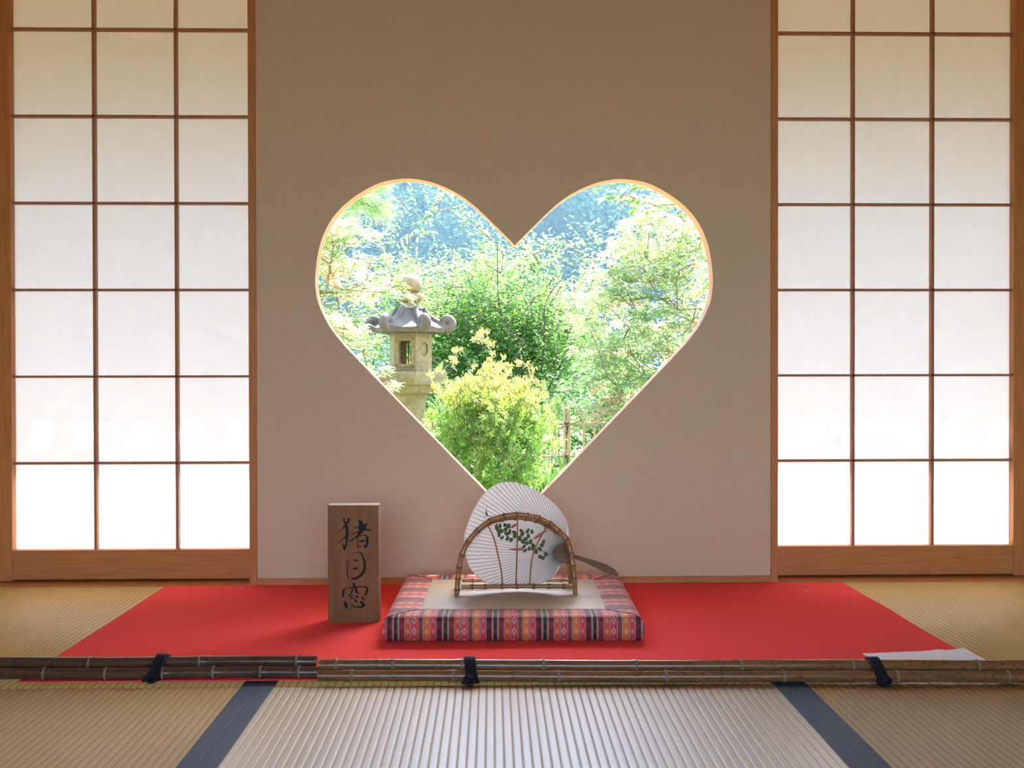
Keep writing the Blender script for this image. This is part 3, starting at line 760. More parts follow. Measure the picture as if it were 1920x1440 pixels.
barR = empty('bamboo_barrier', (0, 0, 0)); tag(barR, 'brown bamboo pole pair tied with two black cords, beside the white paper', 'bamboo barrier')
SR = lambda px: -0.3415 + (px - 593) * (1.02 + 0.3415) / (1900 - 593)
yr0, yr1, zr_ = -0.9085, -0.9500, RP + 0.0010
ya = lambda x: yr0 + (yr1 - yr0) * (x + 0.3415) / 1.4015
pole(barR, -0.3415, yr0, 1.0600, yr1, zr_, RP, [SR(v) for v in (657, 848, 1046, 1247, 1467, 1678, 1884)], M['smoked'])
pole(barR, -0.3420, yr0 + 0.0205, 1.0600, yr1 + 0.0205, zr_ + 0.0150, RP, [SR(v) for v in (625, 732, 864, 1018, 1194, 1392, 1603, 1838)], M['smoked'])
for px, kn in ((884, (-0.006, -0.003)), (1647, (0.004, -0.004))):
    x = SR(px); rope_tie(barR, x, ya(x), zr_, ya(x) + 0.0205, zr_ + 0.0150, RP, 4, -0.15, kn)

# white sheet of paper on the carpet corner
sh = MB(); nx, ny = 24, 8
A_, B_, C_, D_ = Vector((.789, -.759)), Vector((1.0215, -.7345)), Vector((1.030, -.862)), Vector((.800, -.868))
vs, fs = [], []
for j in range(ny + 1):
    for i in range(nx + 1):
        u, v = i / nx, j / ny; p = (A_ * (1 - u) + B_ * u) * (1 - v) + (D_ * (1 - u) + C_ * u) * v
        z = 0.0062 + 0.006 * math.exp(-((u - 0.74 - 0.18 * v) / 0.07) ** 2) * (0.4 + v) + 0.004 * max(0, u - 0.85) * 6 * (1 - v)
        vs.append((p.x, p.y, z))
W = nx + 1
for j in range(ny):
    for i in range(nx): fs.append((j * W + i, j * W + i + 1, (j + 1) * W + i + 1, (j + 1) * W + i))
sh.add(vs, fs); so = sh.build('paper_sheet', M['sheet'], smooth=True, angle=60)
tag(so, 'creased white paper sheet lying on the front corner of the red carpet', 'paper')

q = MB(); q.tube([(0.86, -0.142, 0.0052), (0.866, -0.138, 0.0056), (0.873, -0.138, 0.0054), (0.878, -0.142, 0.0052)], [0.0004, 0.0009, 0.0008, 0.0003], 6)  # thin pale sliver on the carpet
tag(q.build('lint_scrap', M['sheet'], smooth=True), 'tiny pale lint scrap lying on the red carpet near the right screen', 'scrap')

# ------------------------------------------------------------------ garden: stone lantern
LX, LY = -0.562, 4.0
lan = empty('stone_lantern', (LX, LY, GZ)); tag(lan, 'weathered stone garden lantern with curled roof corners and open fire box', 'lantern')
z = lambda py: 0.60 + (705 - py) / 270.2 - GZ
def hexring(b, rings, rot=0.0, n=6, cap=True):
    vs, fs = [], []
    for r, zz in rings:
        for k in range(n):
            a = rot + 2 * PI * k / n; vs.append((r * math.cos(a), r * math.sin(a), zz))
    for i in range(len(rings) - 1):
        for k in range(n):
            k2 = (k + 1) % n; fs.append((i * n + k, i * n + k2, (i + 1) * n + k2, (i + 1) * n + k))
    if cap: fs.append(tuple(reversed(range(n)))); fs.append(tuple(range((len(rings) - 1) * n, len(rings) * n)))
    b.add(vs, fs)
j = MB(); j.lathe([(0.02, z(550)), (0.055, z(549)), (0.078, z(543)), (0.084, z(535)), (0.080, z(527)), (0.065, z(520)), (0.035, z(515.5)), (0.008, z(512.5))], 24); j.build('finial', M['stone'], lan, smooth=True)
j = MB(); j.lathe([(0.05, z(568)), (0.070, z(566)), (0.088, z(562)), (0.094, z(556)), (0.086, z(551)), (0.05, z(549))], 24); j.build('finial_ring', M['stone'], lan, smooth=True)
j = MB(); j.lathe([(0.092, z(579)), (0.070, z(573)), (0.058, z(568))], 24); j.build('neck', M['stone'], lan, smooth=True)
# roof: six concave panels sagging between raised ribs that end in scrolls
rb = MB(); n = 48; rings = []
for t in np.linspace(0, 1, 9):
    r = 0.085 + (0.255 - 0.085) * t; zz = z(577) + (z(616) - z(577)) * (t ** 0.55)
    rings.append((r, zz, t))
vs, fs = [], []
for r, zz, t in rings:
    for k in range(n):
        a = 2 * PI * k / n; cdev = math.cos(((a + PI / 6) % (PI / 3)) - PI / 6); hexr = math.cos(PI / 6) / math.cos(((a) % (PI / 3)) - PI / 6)
        cor = max(0.0, (hexr - 0.866) / 0.134)
        vs.append((r * (hexr * 1.08) * math.cos(a), r * (hexr * 1.08) * math.sin(a), zz + 0.018 * t * cor))
for r, zz in ((0.250, z(624)), (0.16, z(626))):
    for k in range(n):
        a = 2 * PI * k / n; hexr = math.cos(PI / 6) / math.cos(((a) % (PI / 3)) - PI / 6)
        vs.append((r * hexr * 1.05 * math.cos(a), r * hexr * 1.05 * math.sin(a), zz))
R_ = len(rings) + 2
for i in range(R_ - 1):
    for k in range(n):
        k2 = (k + 1) % n; fs.append((i * n + k, i * n + k2, (i + 1) * n + k2, (i + 1) * n + k))
fs.append(tuple(range(n))); fs.append(tuple(range((R_ - 1) * n, R_ * n)))
rb.add(vs, fs); roof = rb.build('lantern_roof', M['stone_dark'], lan, smooth=True, angle=40)
for k in range(6):
    a = k * PI / 3 + math.radians(-4); s = MB(); P, rd = [], []
    for t in np.linspace(0, 1, 8):
        P.append((0.09 + 0.17 * t, z(580) + (z(617) - z(580)) * t ** 0.6 + 0.004)); rd.append(0.020 + 0.014 * t)
    cxs, czs, rs = 0.252, z(606), 0.040
    for q in range(12):
        th = -PI * 0.55 + q / 11 * PI * 1.65; rr = rs * (1 - 0.45 * q / 11)
        P.append((cxs + rr * math.cos(th), czs + rr * math.sin(th))); rd.append(0.038 - 0.010 * q / 11)
    s.tube([(p[0] * math.cos(a), p[0] * math.sin(a), p[1]) for p in P], rd, 10); s.build('roof_scroll', M['stone_dark'], roof, smooth=True, angle=70)
# fire box: six walls, the front and rear pierced
fb = empty('fire_box', (0, 0, 0)); fb.parent = lan
RB, rot = 0.152, math.radians(-71)
cor = [(RB * math.cos(rot + k * PI / 3), RB * math.sin(rot + k * PI / 3)) for k in range(6)]
zb0, zb1 = z(695.5), z(623)
for k in range(6):
    p, q = Vector((*cor[k], 0)), Vector((*cor[(k + 1) % 6], 0)); mid = (p + q) / 2; out_ = mid.normalized(); tx = (q - p).normalized(); Lh = (q - p).length / 2
    bm_ = MB(); th = 0.032
    def W3(u, v, d): return mid + tx * u + Vector((0, 0, v)) - out_ * d
    ang = math.degrees(math.atan2(out_.y, out_.x))
    is_win = (abs(((ang + 101 + 180) % 360) - 180) < 5) or (abs(((ang - 79 + 180) % 360) - 180) < 5)
    oval = abs(((ang + 41 + 180) % 360) - 180) < 5
    if is_win or oval:
        ww, z0, z1 = 0.043, z(683), z(640)
        if is_win and out_.y > 0: ww = 0.068
        if oval: ww, z0, z1 = 0.040, z(668), z(641)
        K = 20; inner = []
        for i in range(K):
            a = 2 * PI * (i + .5) / K; c_, s_ = math.cos(a), math.sin(a)
            if oval: inner.append((ww * c_, (z0 + z1) / 2 + (z1 - z0) / 2 * s_))
            else:
                m_ = (abs(c_) ** 8 + abs(s_) ** 8) ** (1 / 8); inner.append((ww * c_ / m_, (z0 + z1) / 2 + (z1 - z0) / 2 * s_ / m_))
        zc = (z0 + z1) / 2; outr = []
        for (u, v) in inner:
            du, dv = u, v - zc; t = 1e9
            if abs(du) > 1e-9: t = min(t, Lh / abs(du))
            if dv > 1e-9: t = min(t, (zb1 - zc) / dv)
            if dv < -1e-9: t = min(t, (zb0 - zc) / dv)
            outr.append((du * t, zc + dv * t))
        for cr in ((-Lh, zb0), (Lh, zb0), (-Lh, zb1), (Lh, zb1)):
            ii = min(range(K), key=lambda i: (outr[i][0] - cr[0]) ** 2 + (outr[i][1] - cr[1]) ** 2); outr[ii] = cr
        dep = th if is_win else 0.014
        vs = [W3(u, v, 0) for u, v in outr] + [W3(u, v, 0) for u, v in inner] + [W3(u, v, dep) for u, v in inner] + [W3(u, v, th) for u, v in outr]
        fs = []
        for i in range(K):
            i2 = (i + 1) % K; fs += [(i, i2, K + i2, K + i), (K + i, K + i2, 2 * K + i2, 2 * K + i)]
            if is_win: fs.append((2 * K + i, 2 * K + i2, 3 * K + i2, 3 * K + i))
        if oval: fs.append(tuple(range(2 * K, 3 * K)))
        bm_.add(vs, fs)
        if is_win:                                                  # raised frame round the opening
            for (u0, u1, v0, v1) in ((-.058, -.046, z0 - .014, z1 + .014), (.046, .058, z0 - .014, z1 + .014), (-.058, .058, z1 + .004, z1 + .016), (-.058, .058, z0 - .016, z0 - .004)):
                bm_.add([W3(u0, v0, 0), W3(u1, v0, 0), W3(u1, v1, 0), W3(u0, v1, 0), W3(u0, v0, -.008), W3(u1, v0, -.008), W3(u1, v1, -.008), W3(u0, v1, -.008)],
                        [(0, 3, 2, 1), (4, 5, 6, 7), (0, 1, 5, 4), (1, 2, 6, 5), (2, 3, 7, 6), (3, 0, 4, 7)])
    else:
        bm_.add([W3(-Lh, zb0, 0), W3(Lh, zb0, 0), W3(Lh, zb1, 0), W3(-Lh, zb1, 0), W3(-Lh * .8, zb0, th), W3(Lh * .8, zb0, th), W3(Lh * .8, zb1, th), W3(-Lh * .8, zb1, th)],
                [(0, 3, 2, 1), (4, 5, 6, 7), (0, 1, 5, 4), (1, 2, 6, 5), (2, 3, 7, 6), (3, 0, 4, 7)])
    bm_.build('box_wall', M['stone'], fb)
pb = MB(); hexring(pb, [(0.13, z(739)), (0.19, z(735)), (0.215, z(724)), (0.262, z(720)), (0.268, z(716)), (0.268, z(700)), (0.260, z(696))], math.radians(-18)); pb.build('platform', M['stone'], lan, smooth=True, angle=30)
pb = MB(); pb.lathe([(0.115, -0.02), (0.108, 0.3), (0.098, 0.55), (0.100, z(770)), (0.106, z(752)), (0.117, z(742)), (0.117, z(737))], 28, (0.0, 0, 0)); pb.build('shaft', M['stone'], lan, smooth=True)
pb = MB(); hexring(pb, [(0.30, -0.02), (0.30, 0.08), (0.22, 0.13), (0.13, 0.14)], 0.2); pb.build('base', M['stone'], lan)

# ------------------------------------------------------------------ foliage machinery
def tint_mesh(name, V, F, colors_v, mat):
    me = bpy.data.meshes.new(name)
    me.vertices.add(len(V)); me.vertices.foreach_set('co', np.asarray(V, np.float32).ravel())
    nF, k = F.shape
    me.loops.add(nF * k); me.loops.foreach_set('vertex_index', F.astype(np.int32).ravel())
    me.polygons.add(nF); me.polygons.foreach_set('loop_start', np.arange(0, nF * k, k, dtype=np.int32)); 
    me.update(calc_edges=True)
    at = me.attributes.new('tint', 'FLOAT_COLOR', 'POINT')
    cc = np.ones((len(V), 4), np.float32); cc[:, :3] = colors_v; at.data.foreach_set('color', cc.ravel())
    me.materials.append(mat); me.validate()
    return me
# leaf templates: length 1 along +x, z is up
def tmpl_oval(w=0.42, fold=0.10, droop=0.12):
    V = np.array([(0, 0, 0), (.30, w * .5, fold), (.30, 0, 0), (.30, -w * .5, fold), (.65, w * .42, fold - droop * .5), (.65, 0, -droop * .5), (.65, -w * .42, fold - droop * .5), (1, 0, -droop)])
    F = np.array([(0, 2, 1), (0, 3, 2), (1, 2, 5), (1, 5, 4), (2, 3, 6), (2, 6, 5), (4, 5, 7), (5, 6, 7)]); return V, F
def tmpl_star():
    V = [(0.12, 0, 0)]; F = []
    angs = [-115, -58, 0, 58, 115]; ln = [.42, .72, .88, .72, .42]
    c = np.array([0.12, 0, 0])
    for a, l_ in zip(angs, ln):
        a = math.radians(a); d = np.array([math.cos(a), math.sin(a), 0]); p = np.array([-d[1], d[0], 0]); b0 = len(V)
        V += [tuple(c + d * l_ * .5 + p * .085 + np.array([0, 0, .01])), tuple(c + d * l_ + np.array([0, 0, -.10])), tuple(c + d * l_ * .5 - p * .085 + np.array([0, 0, .01]))]
        F += [(0, b0, b0 + 1), (0, b0 + 1, b0 + 2)]
    return np.array(V), np.array(F)
def tmpl_blade(w=0.10, droop=0.25):
    V = np.array([(0, w * .4, 0), (0, -w * .4, 0), (.5, w * .5, -droop * .2), (.5, -w * .5, -droop * .2), (1, 0, -droop)])
    return V, np.array([(0, 1, 3), (0, 3, 2), (2, 3, 4)])
def tmpl_needle():
    V = np.array([(0, .02, 0), (0, -.02, 0), (1, 0, 0)]); return V, np.array([(0, 1, 2)])
OVAL, STAR, BLADE, NEEDLE = tmpl_oval(), tmpl_star(), tmpl_blade(), tmpl_needle()
SMALL = tmpl_oval(0.36, 0.06, 0.05)
SMALL = (SMALL[0][[0, 1, 3, 7]], np.array([(0, 2, 3), (0, 3, 1)]))

def frames(D, U):
    """orthonormal frames with x along D and z close to U"""
    D = D / np.linalg.norm(D, axis=1, keepdims=True); Y = np.cross(U, D); Y /= np.linalg.norm(Y, axis=1, keepdims=True) + 1e-9
    Z = np.cross(D, Y); return np.stack([D, Y, Z], axis=2)        # columns
class Leaves:
    def __init__(s): s.P, s.D, s.U, s.S, s.C = [], [], [], [], []
    def add(s, p, d, u, size, c): s.P.append(p); s.D.append(d); s.U.append(u); s.S.append(size); s.C.append(c)
    def arrays(s): return [np.array(a, float) for a in (s.P, s.D, s.U, s.S, s.C)]
heart_poly = heart
def seen_through(P):
    """which points the photograph's side of the room shows through the window, and how large"""
    c = np.array(CAM); t = (0 - c[1]) / (P[:, 1] - c[1]); x = c[0] + (P[:, 0] - c[0]) * t; zz = c[2] + (P[:, 2] - c[2]) * t
    ok = np.zeros(len(P), bool); n = len(heart_poly); inside = np.zeros(len(P), bool); j_ = n - 1
    for i in range(n):
        xi, zi = heart_poly[i]; xj, zj = heart_poly[j_]
        cnd = ((zi > zz) != (zj > zz)) & (x < (xj - xi) * (zz - zi) / ((zj - zi) or 1e-9) + xi); inside ^= cnd; j_ = i
    return inside
LEAF_VARIANTS = {}
def leaf_objects(parent, tmpl, key, P, R, S, C, mat):
    """single leaves as objects that share a few tinted meshes"""
    q = np.clip((C.sum(1) - C.sum(1).min()) / (np.ptp(C.sum(1)) + 1e-9) * 3.99, 0, 3).astype(int)
    for v in range(4):
        if (q == v).any():
            c = C[q == v].mean(0); LEAF_VARIANTS[(key, v)] = tint_mesh('leaf', tmpl[0], tmpl[1], np.tile(c, (len(tmpl[0]), 1)), mat)
    inv = parent.matrix_world.inverted() if parent else Matrix()
    for i in range(len(P)):
        o = bpy.data.objects.new('leaf', LEAF_VARIANTS[(key, q[i])])
        mtx = Matrix([list(R[i][r] * S[i]) + [P[i][r]] for r in range(3)] + [[0, 0, 0, 1]])
        o.parent = parent; o.matrix_local = mtx; col.objects.link(o)
def build_foliage(parent, lv, tmpl, mat, singles=0, key='', origin=(0, 0, 0), name='foliage'):
    P, D, U, S, C = lv.arrays(); R = frames(D, U); org = np.array(origin)
    if singles:
        vis = seen_through(P); dist = np.linalg.norm(P - np.array(CAM), axis=1)
        score = np.where(vis, S / dist, 0); idx = np.argsort(-score)[:singles]; idx = idx[score[idx] > 0]
        leaf_objects(parent, tmpl, key, P[idx] - org, R[idx], S[idx], C[idx], mat)
        keep = np.ones(len(P), bool); keep[idx] = False; P, R, S, C = P[keep], R[keep], S[keep], C[keep]
    T, F = tmpl; n, k = len(P), len(T)
    V = np.einsum('nij,kj->nki', R, T) * S[:, None, None] + (P - org)[:, None, :]
    FF = (F[None] + (np.arange(n) * k)[:, None, None]).reshape(-1, F.shape[1])
    me = tint_mesh(name, V.reshape(-1, 3), FF, np.repeat(C, k, axis=0), mat)
    o = bpy.data.objects.new(name, me); o['kind'] = 'stuff'; o.parent = parent; col.objects.link(o)
    return o
def grow(base, trunk, targets, step=0.12, jit=0.02, r_tip=0.003, r_gain=0.0026, parent=None, mat=None, sag=0.0, name='branch', max_parts=14):
    """skeleton by attaching each target to the nearest node; returns the tip directions"""
    nodes = [Vector(p) for p in trunk]; par = [i - 1 for i in range(len(nodes))]; bid = [0] * len(nodes); nb = 0
    tips = []
    tg = sorted([Vector(t) for t in targets], key=lambda t: (t - nodes[-1]).length)
    for t in tg:
        arr = np.array([tuple(p) for p in nodes]); d = np.linalg.norm(arr - np.array(t), axis=1)
        d = d + 0.6 * np.maximum(0, arr[:, 2] - t.z + 0.05)
        k = int(np.argmin(d)); p0 = nodes[k]; L_ = (t - p0).length; m_ = max(1, int(L_ / step)); prev = k
        b_ = bid[k]
        if k < len(trunk): nb += 1; b_ = nb
        side = Vector((random.uniform(-1, 1), random.uniform(-1, 1), random.uniform(-.4, 1))) * L_ * 0.10
        for i in range(1, m_ + 1):
            f = i / m_; p = p0.lerp(t, f) + side * math.sin(PI * f) + (Vector((random.uniform(-1, 1), random.uniform(-1, 1), random.uniform(-1, 1))) * jit if i < m_ else Vector())
            nodes.append(p); par.append(prev); bid.append(b_); prev = len(nodes) - 1
        tips.append((t, (nodes[prev] - nodes[par[prev]]).normalized()))
    cnt = [1] * len(nodes)
    for i in range(len(nodes) - 1, 0, -1): cnt[par[i]] += cnt[i] * 0.28
    rad = [r_tip + r_gain * math.sqrt(c) for c in cnt]
    if parent:
        org = parent.location
        tb = MB(); tb.tube([nodes[i] - org for i in range(len(trunk))], [max(rad[i], rad[0] * (1 - .5 * i / len(trunk))) for i in range(len(trunk))], 10)
        tb.build('trunk', mat, parent, smooth=True)
        groups = {}
        for i in range(len(trunk), len(nodes)): groups.setdefault(bid[i], []).append(i)
        for g, ids in groups.items():
            b2 = MB()
            for i in ids: b2.tube([nodes[par[i]] - org, nodes[i] - org], [min(rad[par[i]], rad[i] * 1.35), rad[i]], 5, caps=False)
            b2.build(name, mat, parent, smooth=True)
    return tips
def V3(): return np.array([random.gauss(0, 1), random.gauss(0, 1), random.gauss(0, 1)])
def mixc(a, b, t): return tuple(x + (y - x) * t for x, y in zip(a, b))
def jitc(c, s=0.15):
    k = 1 + random.uniform(-s, s); return (c[0] * k * random.uniform(.9, 1.1), c[1] * k, c[2] * k * random.uniform(.9, 1.1))

def shoot(lv, p, d, length, size, c, spacing=0.035, droop=0.35):
    """a leafy twig: leaves left and right in turn along a drooping shoot"""
    d = np.array(d, float); d /= np.linalg.norm(d); p = np.array(p, float); s = -length * 0.5; k = 0
    side = np.cross(d, (0, 0, 1)); side /= np.linalg.norm(side) + 1e-9
    cc = jitc(c, 0.2)
    while s < length:
        f = max(0, s / length); q = p + d * s + np.array([0, 0, -1]) * droop * length * max(0, f) ** 2 * .5
        sg = 1 if k % 2 else -1
        ld = d * 0.55 + side * sg * 0.8 + np.array([0, 0, -0.15 - 0.35 * random.random()]) + V3() * 0.18
        u = np.array([0, 0, 1.0]) + V3() * 0.35
        lv.add(q, ld, u, size * random.uniform(.75, 1.2) * (1 - .25 * f), jitc(cc, 0.15)); s += spacing; k += 1
    lv.add(p + d * length, d + V3() * .15, np.array([0, 0, 1.0]) + V3() * .3, size, jitc(cc, .1))
def spray(lv, p, d, reach, size, c, n=22, thick=0.05):
    """a flat layer of palmate leaves spreading from a branch tip"""
    d = np.array(d, float); d[2] *= 0.3; d /= np.linalg.norm(d) + 1e-9; s = np.cross((0, 0, 1), d); cc = jitc(c, .15)
    for _ in range(n):
        a, b_ = random.uniform(-.6, 1.0), random.uniform(-1, 1)
        q = np.array(p) + d * a * reach + s * b_ * reach * (0.8 - .4 * abs(a)) + np.array([0, 0, random.gauss(0, thick) - 0.12 * reach * (a * a + b_ * b_)])
        ld = d + s * b_ * 1.2 + np.array([0, 0, -.25]) + V3() * .35
        lv.add(q, ld, np.array([0, 0, 1.0]) + V3() * .32, size * random.uniform(.7, 1.2), jitc(cc, .15))
def in_ellipsoid(c, r, n, shell=0.0, zmin=-9):
    out = []
    while len(out) < n:
        v = V3(); v /= np.linalg.norm(v); rr = (shell + (1 - shell) * random.random()) ** (1 / 3 if shell == 0 else 1)
        p = np.array(c) + v * rr * np.array(r)
        if p[2] > zmin: out.append(tuple(p))
    return out

# ------------------------------------------------------------------ bush in front of the lantern
G_DEEP, G_MID, G_YEL, G_GOLD = (0.089, 0.185, 0.026), (0.126, 0.229, 0.033), (0.192, 0.215, 0.041), (0.252, 0.207, 0.056)
bush = empty('yellow_bush', (-0.01, 2.95, GZ)); tag(bush, 'rounded bush with golden new tips and green base, beside the stone lantern', 'bush')
lv = Leaves(); tg = in_ellipsoid((-0.01, 2.95, 0.20), (0.36, 0.31, 0.44), 560, 0.5, -0.38) + in_ellipsoid((-0.01, 2.95, 0.36), (0.33, 0.28, 0.27), 300)
def lumpy(p):
    q = np.array(p) - np.array((-.01, 2.95, .25)); k = 1 + .13 * math.sin(q[0] * 21 + 1) * math.cos(q[2] * 17 + q[1] * 9) + random.gauss(0, .045)
    return tuple(np.array((-.01, 2.95, .25)) + q * k)
tg = [lumpy(p) for p in tg]
tg += [(-0.20, 2.9, .74), (-.23, 2.85, .68), (-.05, 2.9, .80), (-0.06, 2.9, .84), (-.02, 2.92, .78), (.12, 2.95, .66), (.26, 2.9, .58), (.22, 2.9, .63), (-.3, 2.85, .62), (-.33, 2.85, .57), (.31, 2.95, .46), (.33, 2.9, .38)]
tips = grow((0, 0, 0), [(-0.01, 2.95, GZ), (-0.01, 2.95, GZ + .2), (0.0, 2.95, -.12)], tg, 0.1, 0.008, 0.0012, 0.0011, bush, M['bark'])
for t, d in tips:
    hgt = (t.z + 0.1) / 0.75; rr = math.sqrt(((t.x + .01) / .34) ** 2 + ((t.y - 2.95) / .3) ** 2)
    k = max(0, min(1, (hgt - 0.55) * 2.6 + random.uniform(-.25, .25)))
    c0 = mixc(mixc(G_DEEP, G_MID, random.random()), mixc(G_YEL, G_GOLD, random.random() * k), k)
    for w_ in range(3):
        p = np.array(t) + V3() * 0.022
        for q in range(20):
            dd = np.array(d) * .7 + V3() * .6 + np.array([0, 0, .55 if k > .4 else .15])
            lv.add(p + V3() * .010, dd, V3() + np.array([0, 0, 1.2]), random.uniform(.014, .027), jitc(c0, .2))
build_foliage(bush, lv, SMALL, M['leaf'], 0, 'bush', (-0.01, 2.95, GZ))

# ------------------------------------------------------------------ cherry tree in the middle
CH, CH2 = (0.082, 0.168, 0.042), (0.108, 0.182, 0.048)
base = (0.45, 8.2, GZ); cher = empty('cherry_tree', base); tag(cher, 'spreading leafy tree with thin dark branches behind the lantern and bush', 'tree')
lv = Leaves(); tg = in_ellipsoid((-0.05, 8.2, 1.0), (1.65, 1.1, 1.0), 520, 0.3)
tg += [(-.9, 7.9, 2.45), (-.75, 7.9, 2.3), (-.35, 7.8, 2.42), (-.15, 7.8, 2.2), (.30, 7.7, 1.98), (.62, 7.7, 1.98), (.88, 7.7, 1.95), (1.1, 7.7, 1.85), (.45, 7.7, 1.9), (-1.2, 7.9, 2.1), (-.55, 7.8, 2.5), (0.05, 7.9, 2.05)]
trk = [base, (0.43, 8.2, -.2), (0.40, 8.2, .1), (0.36, 8.2, .4)]
tips = grow(base, trk, tg, 0.16, 0.008, 0.003, 0.0040, cher, M['bark'])
for t, d in tips:
    dd = np.array(d) + np.array([0, 0, .45]) + V3() * .25
    hi = max(0, min(1, (t.z - .3) / 1.6))
    for w_ in range(6): shoot(lv, np.array(t) + V3() * .11, dd + V3() * .5, random.uniform(.16, .30), random.uniform(.052, .072), mixc(CH, CH2, hi * random.random() + .15), 0.034)
for pts, r0_ in (([(.42, 7.9, -.1), (.34, 7.35, .35), (.27, 7.18, .92), (.13, 7.12, 1.20), (.07, 7.10, 1.42), (.06, 7.12, 1.95)], .024),
                 ([(.13, 7.12, 1.20), (-.02, 7.15, 1.38), (-.20, 7.2, 1.52)], .012), ([(.27, 7.2, .80), (.05, 7.2, 1.0), (-.22, 7.25, 1.1)], .012),
                 ([(.40, 7.9, 0.0), (.50, 7.3, .5), (.55, 7.15, .95), (.56, 7.12, 1.35), (.72, 7.15, 1.6)], .019),
                 ([(.42, 7.9, 0.0), (.62, 7.35, .5), (.85, 7.2, .95), (1.08, 7.15, 1.35)], .018), ([(.55, 7.15, .95), (.42, 7.15, 1.25), (.40, 7.2, 1.5)], .010)):
    q = MB(); P = [tuple(p) for p in catmull(pts, 5)]; q.tube([Vector(p) - Vector(base) + Vector((0, .28, 0)) for p in P], list(np.linspace(r0_ * .7, r0_ * .22, len(P))), 8); q.build('branch', M['bark_dark'], cher, smooth=True)
build_foliage(cher, lv, OVAL, M['leaf'], 300, 'cherry', base)

# ------------------------------------------------------------------ maples left and right, layered sprays
MP, MP2, MPR = (0.085, 0.155, 0.042), (0.165, 0.20, 0.092), (0.26, 0.18, 0.10)
def maple(name, label, base, trunk, targets, reach, size, n, singles, key, extra=()):
    o = empty(name, base); tag(o, label, 'tree'); lv = Leaves()
    tips = grow(base, trunk, list(targets) + list(extra), 0.14, 0.008, 0.002, 0.0024, o, M['bark'])
    small = {tuple(round(v, 4) for v in e) for e in extra}
    for t, d in tips:
        c = mixc(MP, MP2, random.random())
        if random.random() < .12: c = MPR
        if tuple(round(v, 4) for v in t) in small: spray(lv, np.array(t), d, reach * .42, size * .85, c, n // 2, 0.015)
        else: spray(lv, np.array(t), d, reach, size, c, n, 0.022)
    build_foliage(o, lv, STAR, M['leaf'], singles, key, base)
    return o
tg = []
for _ in range(190): tg.append((random.uniform(-1.45, -.60), random.uniform(2.5, 3.5), random.uniform(.35, 1.55)))
tg = [t for t in tg if t[0] < (-0.80 - 0.05 * (t[1] - 2.5) if t[2] < 1.06 else -0.66 - 0.30 * max(0, (t[2] - 1.30) / .3))]
extra = [(-.53, 2.7, 1.11), (-.49, 2.7, 1.06), (-.56, 2.75, 1.15), (-.60, 2.7, 1.07), (-.69, 2.7, .79), (-.72, 2.7, .74), (-.62, 2.7, .63), (-.58, 2.7, .55), (-.66, 2.7, .58), (-.70, 2.7, .66)]
maple('maple_tree', 'pale maple at the left edge of the heart, its leaves crossing the lantern', (-1.7, 3.1, GZ),
      [(-1.7, 3.1, GZ), (-1.65, 3.1, 0), (-1.55, 3.1, .5), (-1.45, 3.1, .9)], tg, 0.13, 0.062, 30, 300, 'mapleL', extra)
tg = []
for _ in range(300): tg.append((random.uniform(.62, 2.3), random.uniform(4.3, 5.6), random.uniform(.15, 2.0)))
tg = [t for t in tg if t[0] > 0.78 + 0.35 * max(0, (t[2] - 1.3) / .5) and not (t[2] < .25 and t[0] < 1.1)]
tg += [(.72, 4.4, .95), (.70, 4.4, .55), (.80, 4.4, .75), (.74, 4.4, 1.15), (.85, 4.4, .35)]
maple('maple_tree', 'bright white-green maple with layered sprays at the right edge of the heart', (2.5, 5.0, GZ),
      [(2.5, 5.0, GZ), (2.4, 5.0, .2), (2.2, 5.0, .8), (2.0, 5.0, 1.2)], tg, 0.20, 0.072, 34, 300, 'mapleR')

# cherry spray reaching in at the upper right
sprg = empty('overhanging_cherry', (2.9, 3.4, GZ)); tag(sprg, 'leafy branch tips reaching in under the upper right curve of the heart', 'tree')
lv = Leaves(); tg = [(.72, 3.3, 1.86), (.80, 3.3, 1.85), (.90, 3.3, 1.83), (1.0, 3.3, 1.80), (.82, 3.3, 1.73), (.92, 3.3, 1.70), (1.03, 3.3, 1.66), (1.12, 3.3, 1.76), (1.2, 3.35, 1.68), (1.25, 3.35, 1.6), (1.1, 3.3, 1.86)]
tips = grow((2.9, 3.4, GZ), [(2.9, 3.4, GZ), (2.8, 3.4, .5), (2.4, 3.4, 1.4), (1.6, 3.4, 1.75)], tg, 0.1, 0.008, 0.0016, 0.0022, sprg, M['bark'])
for t, d in tips:
    for _ in range(2): shoot(lv, np.array(t) + V3() * .02, np.array(d) * .6 + np.array([-.7, 0, .1]) + V3() * .15, .13, .074, CH2, 0.022, 0.6)
build_foliage(sprg, lv, OVAL, M['leaf'], 90, 'spray', (2.9, 3.4, GZ))

# pine bough at the upper left
pine = empty('pine_tree', (-2.2, 5.2, GZ)); tag(pine, 'soft pale pine bough hanging in under the upper left curve of the heart', 'tree')
lv = Leaves(); tg = [(-1.05 + random.uniform(-.5, .22), 5.2 + random.uniform(-.3, .3), 2.05 + random.uniform(-.22, .30)) for _ in range(46)]
tips = grow((-2.2, 5.2, GZ), [(-2.2, 5.2, GZ), (-2.15, 5.2, 1), (-1.9, 5.2, 1.8), (-1.5, 5.2, 2.2)], tg, 0.12, 0.01, 0.002, 0.003, pine, M['bark'])
for t, d in tips:
    for _ in range(110):
        s_ = random.random(); dd = np.array(d) * .5 + V3() * .5 + np.array([.25, 0, -.35])
        lv.add(np.array(t) + np.array(d) * (s_ - .5) * .14 + V3() * .02, dd, V3(), random.uniform(.08, .14), jitc((0.119, 0.202, 0.064), .2))
build_foliage(pine, lv, NEEDLE, M['leaf'], 0, 'pine', (-2.2, 5.2, GZ))

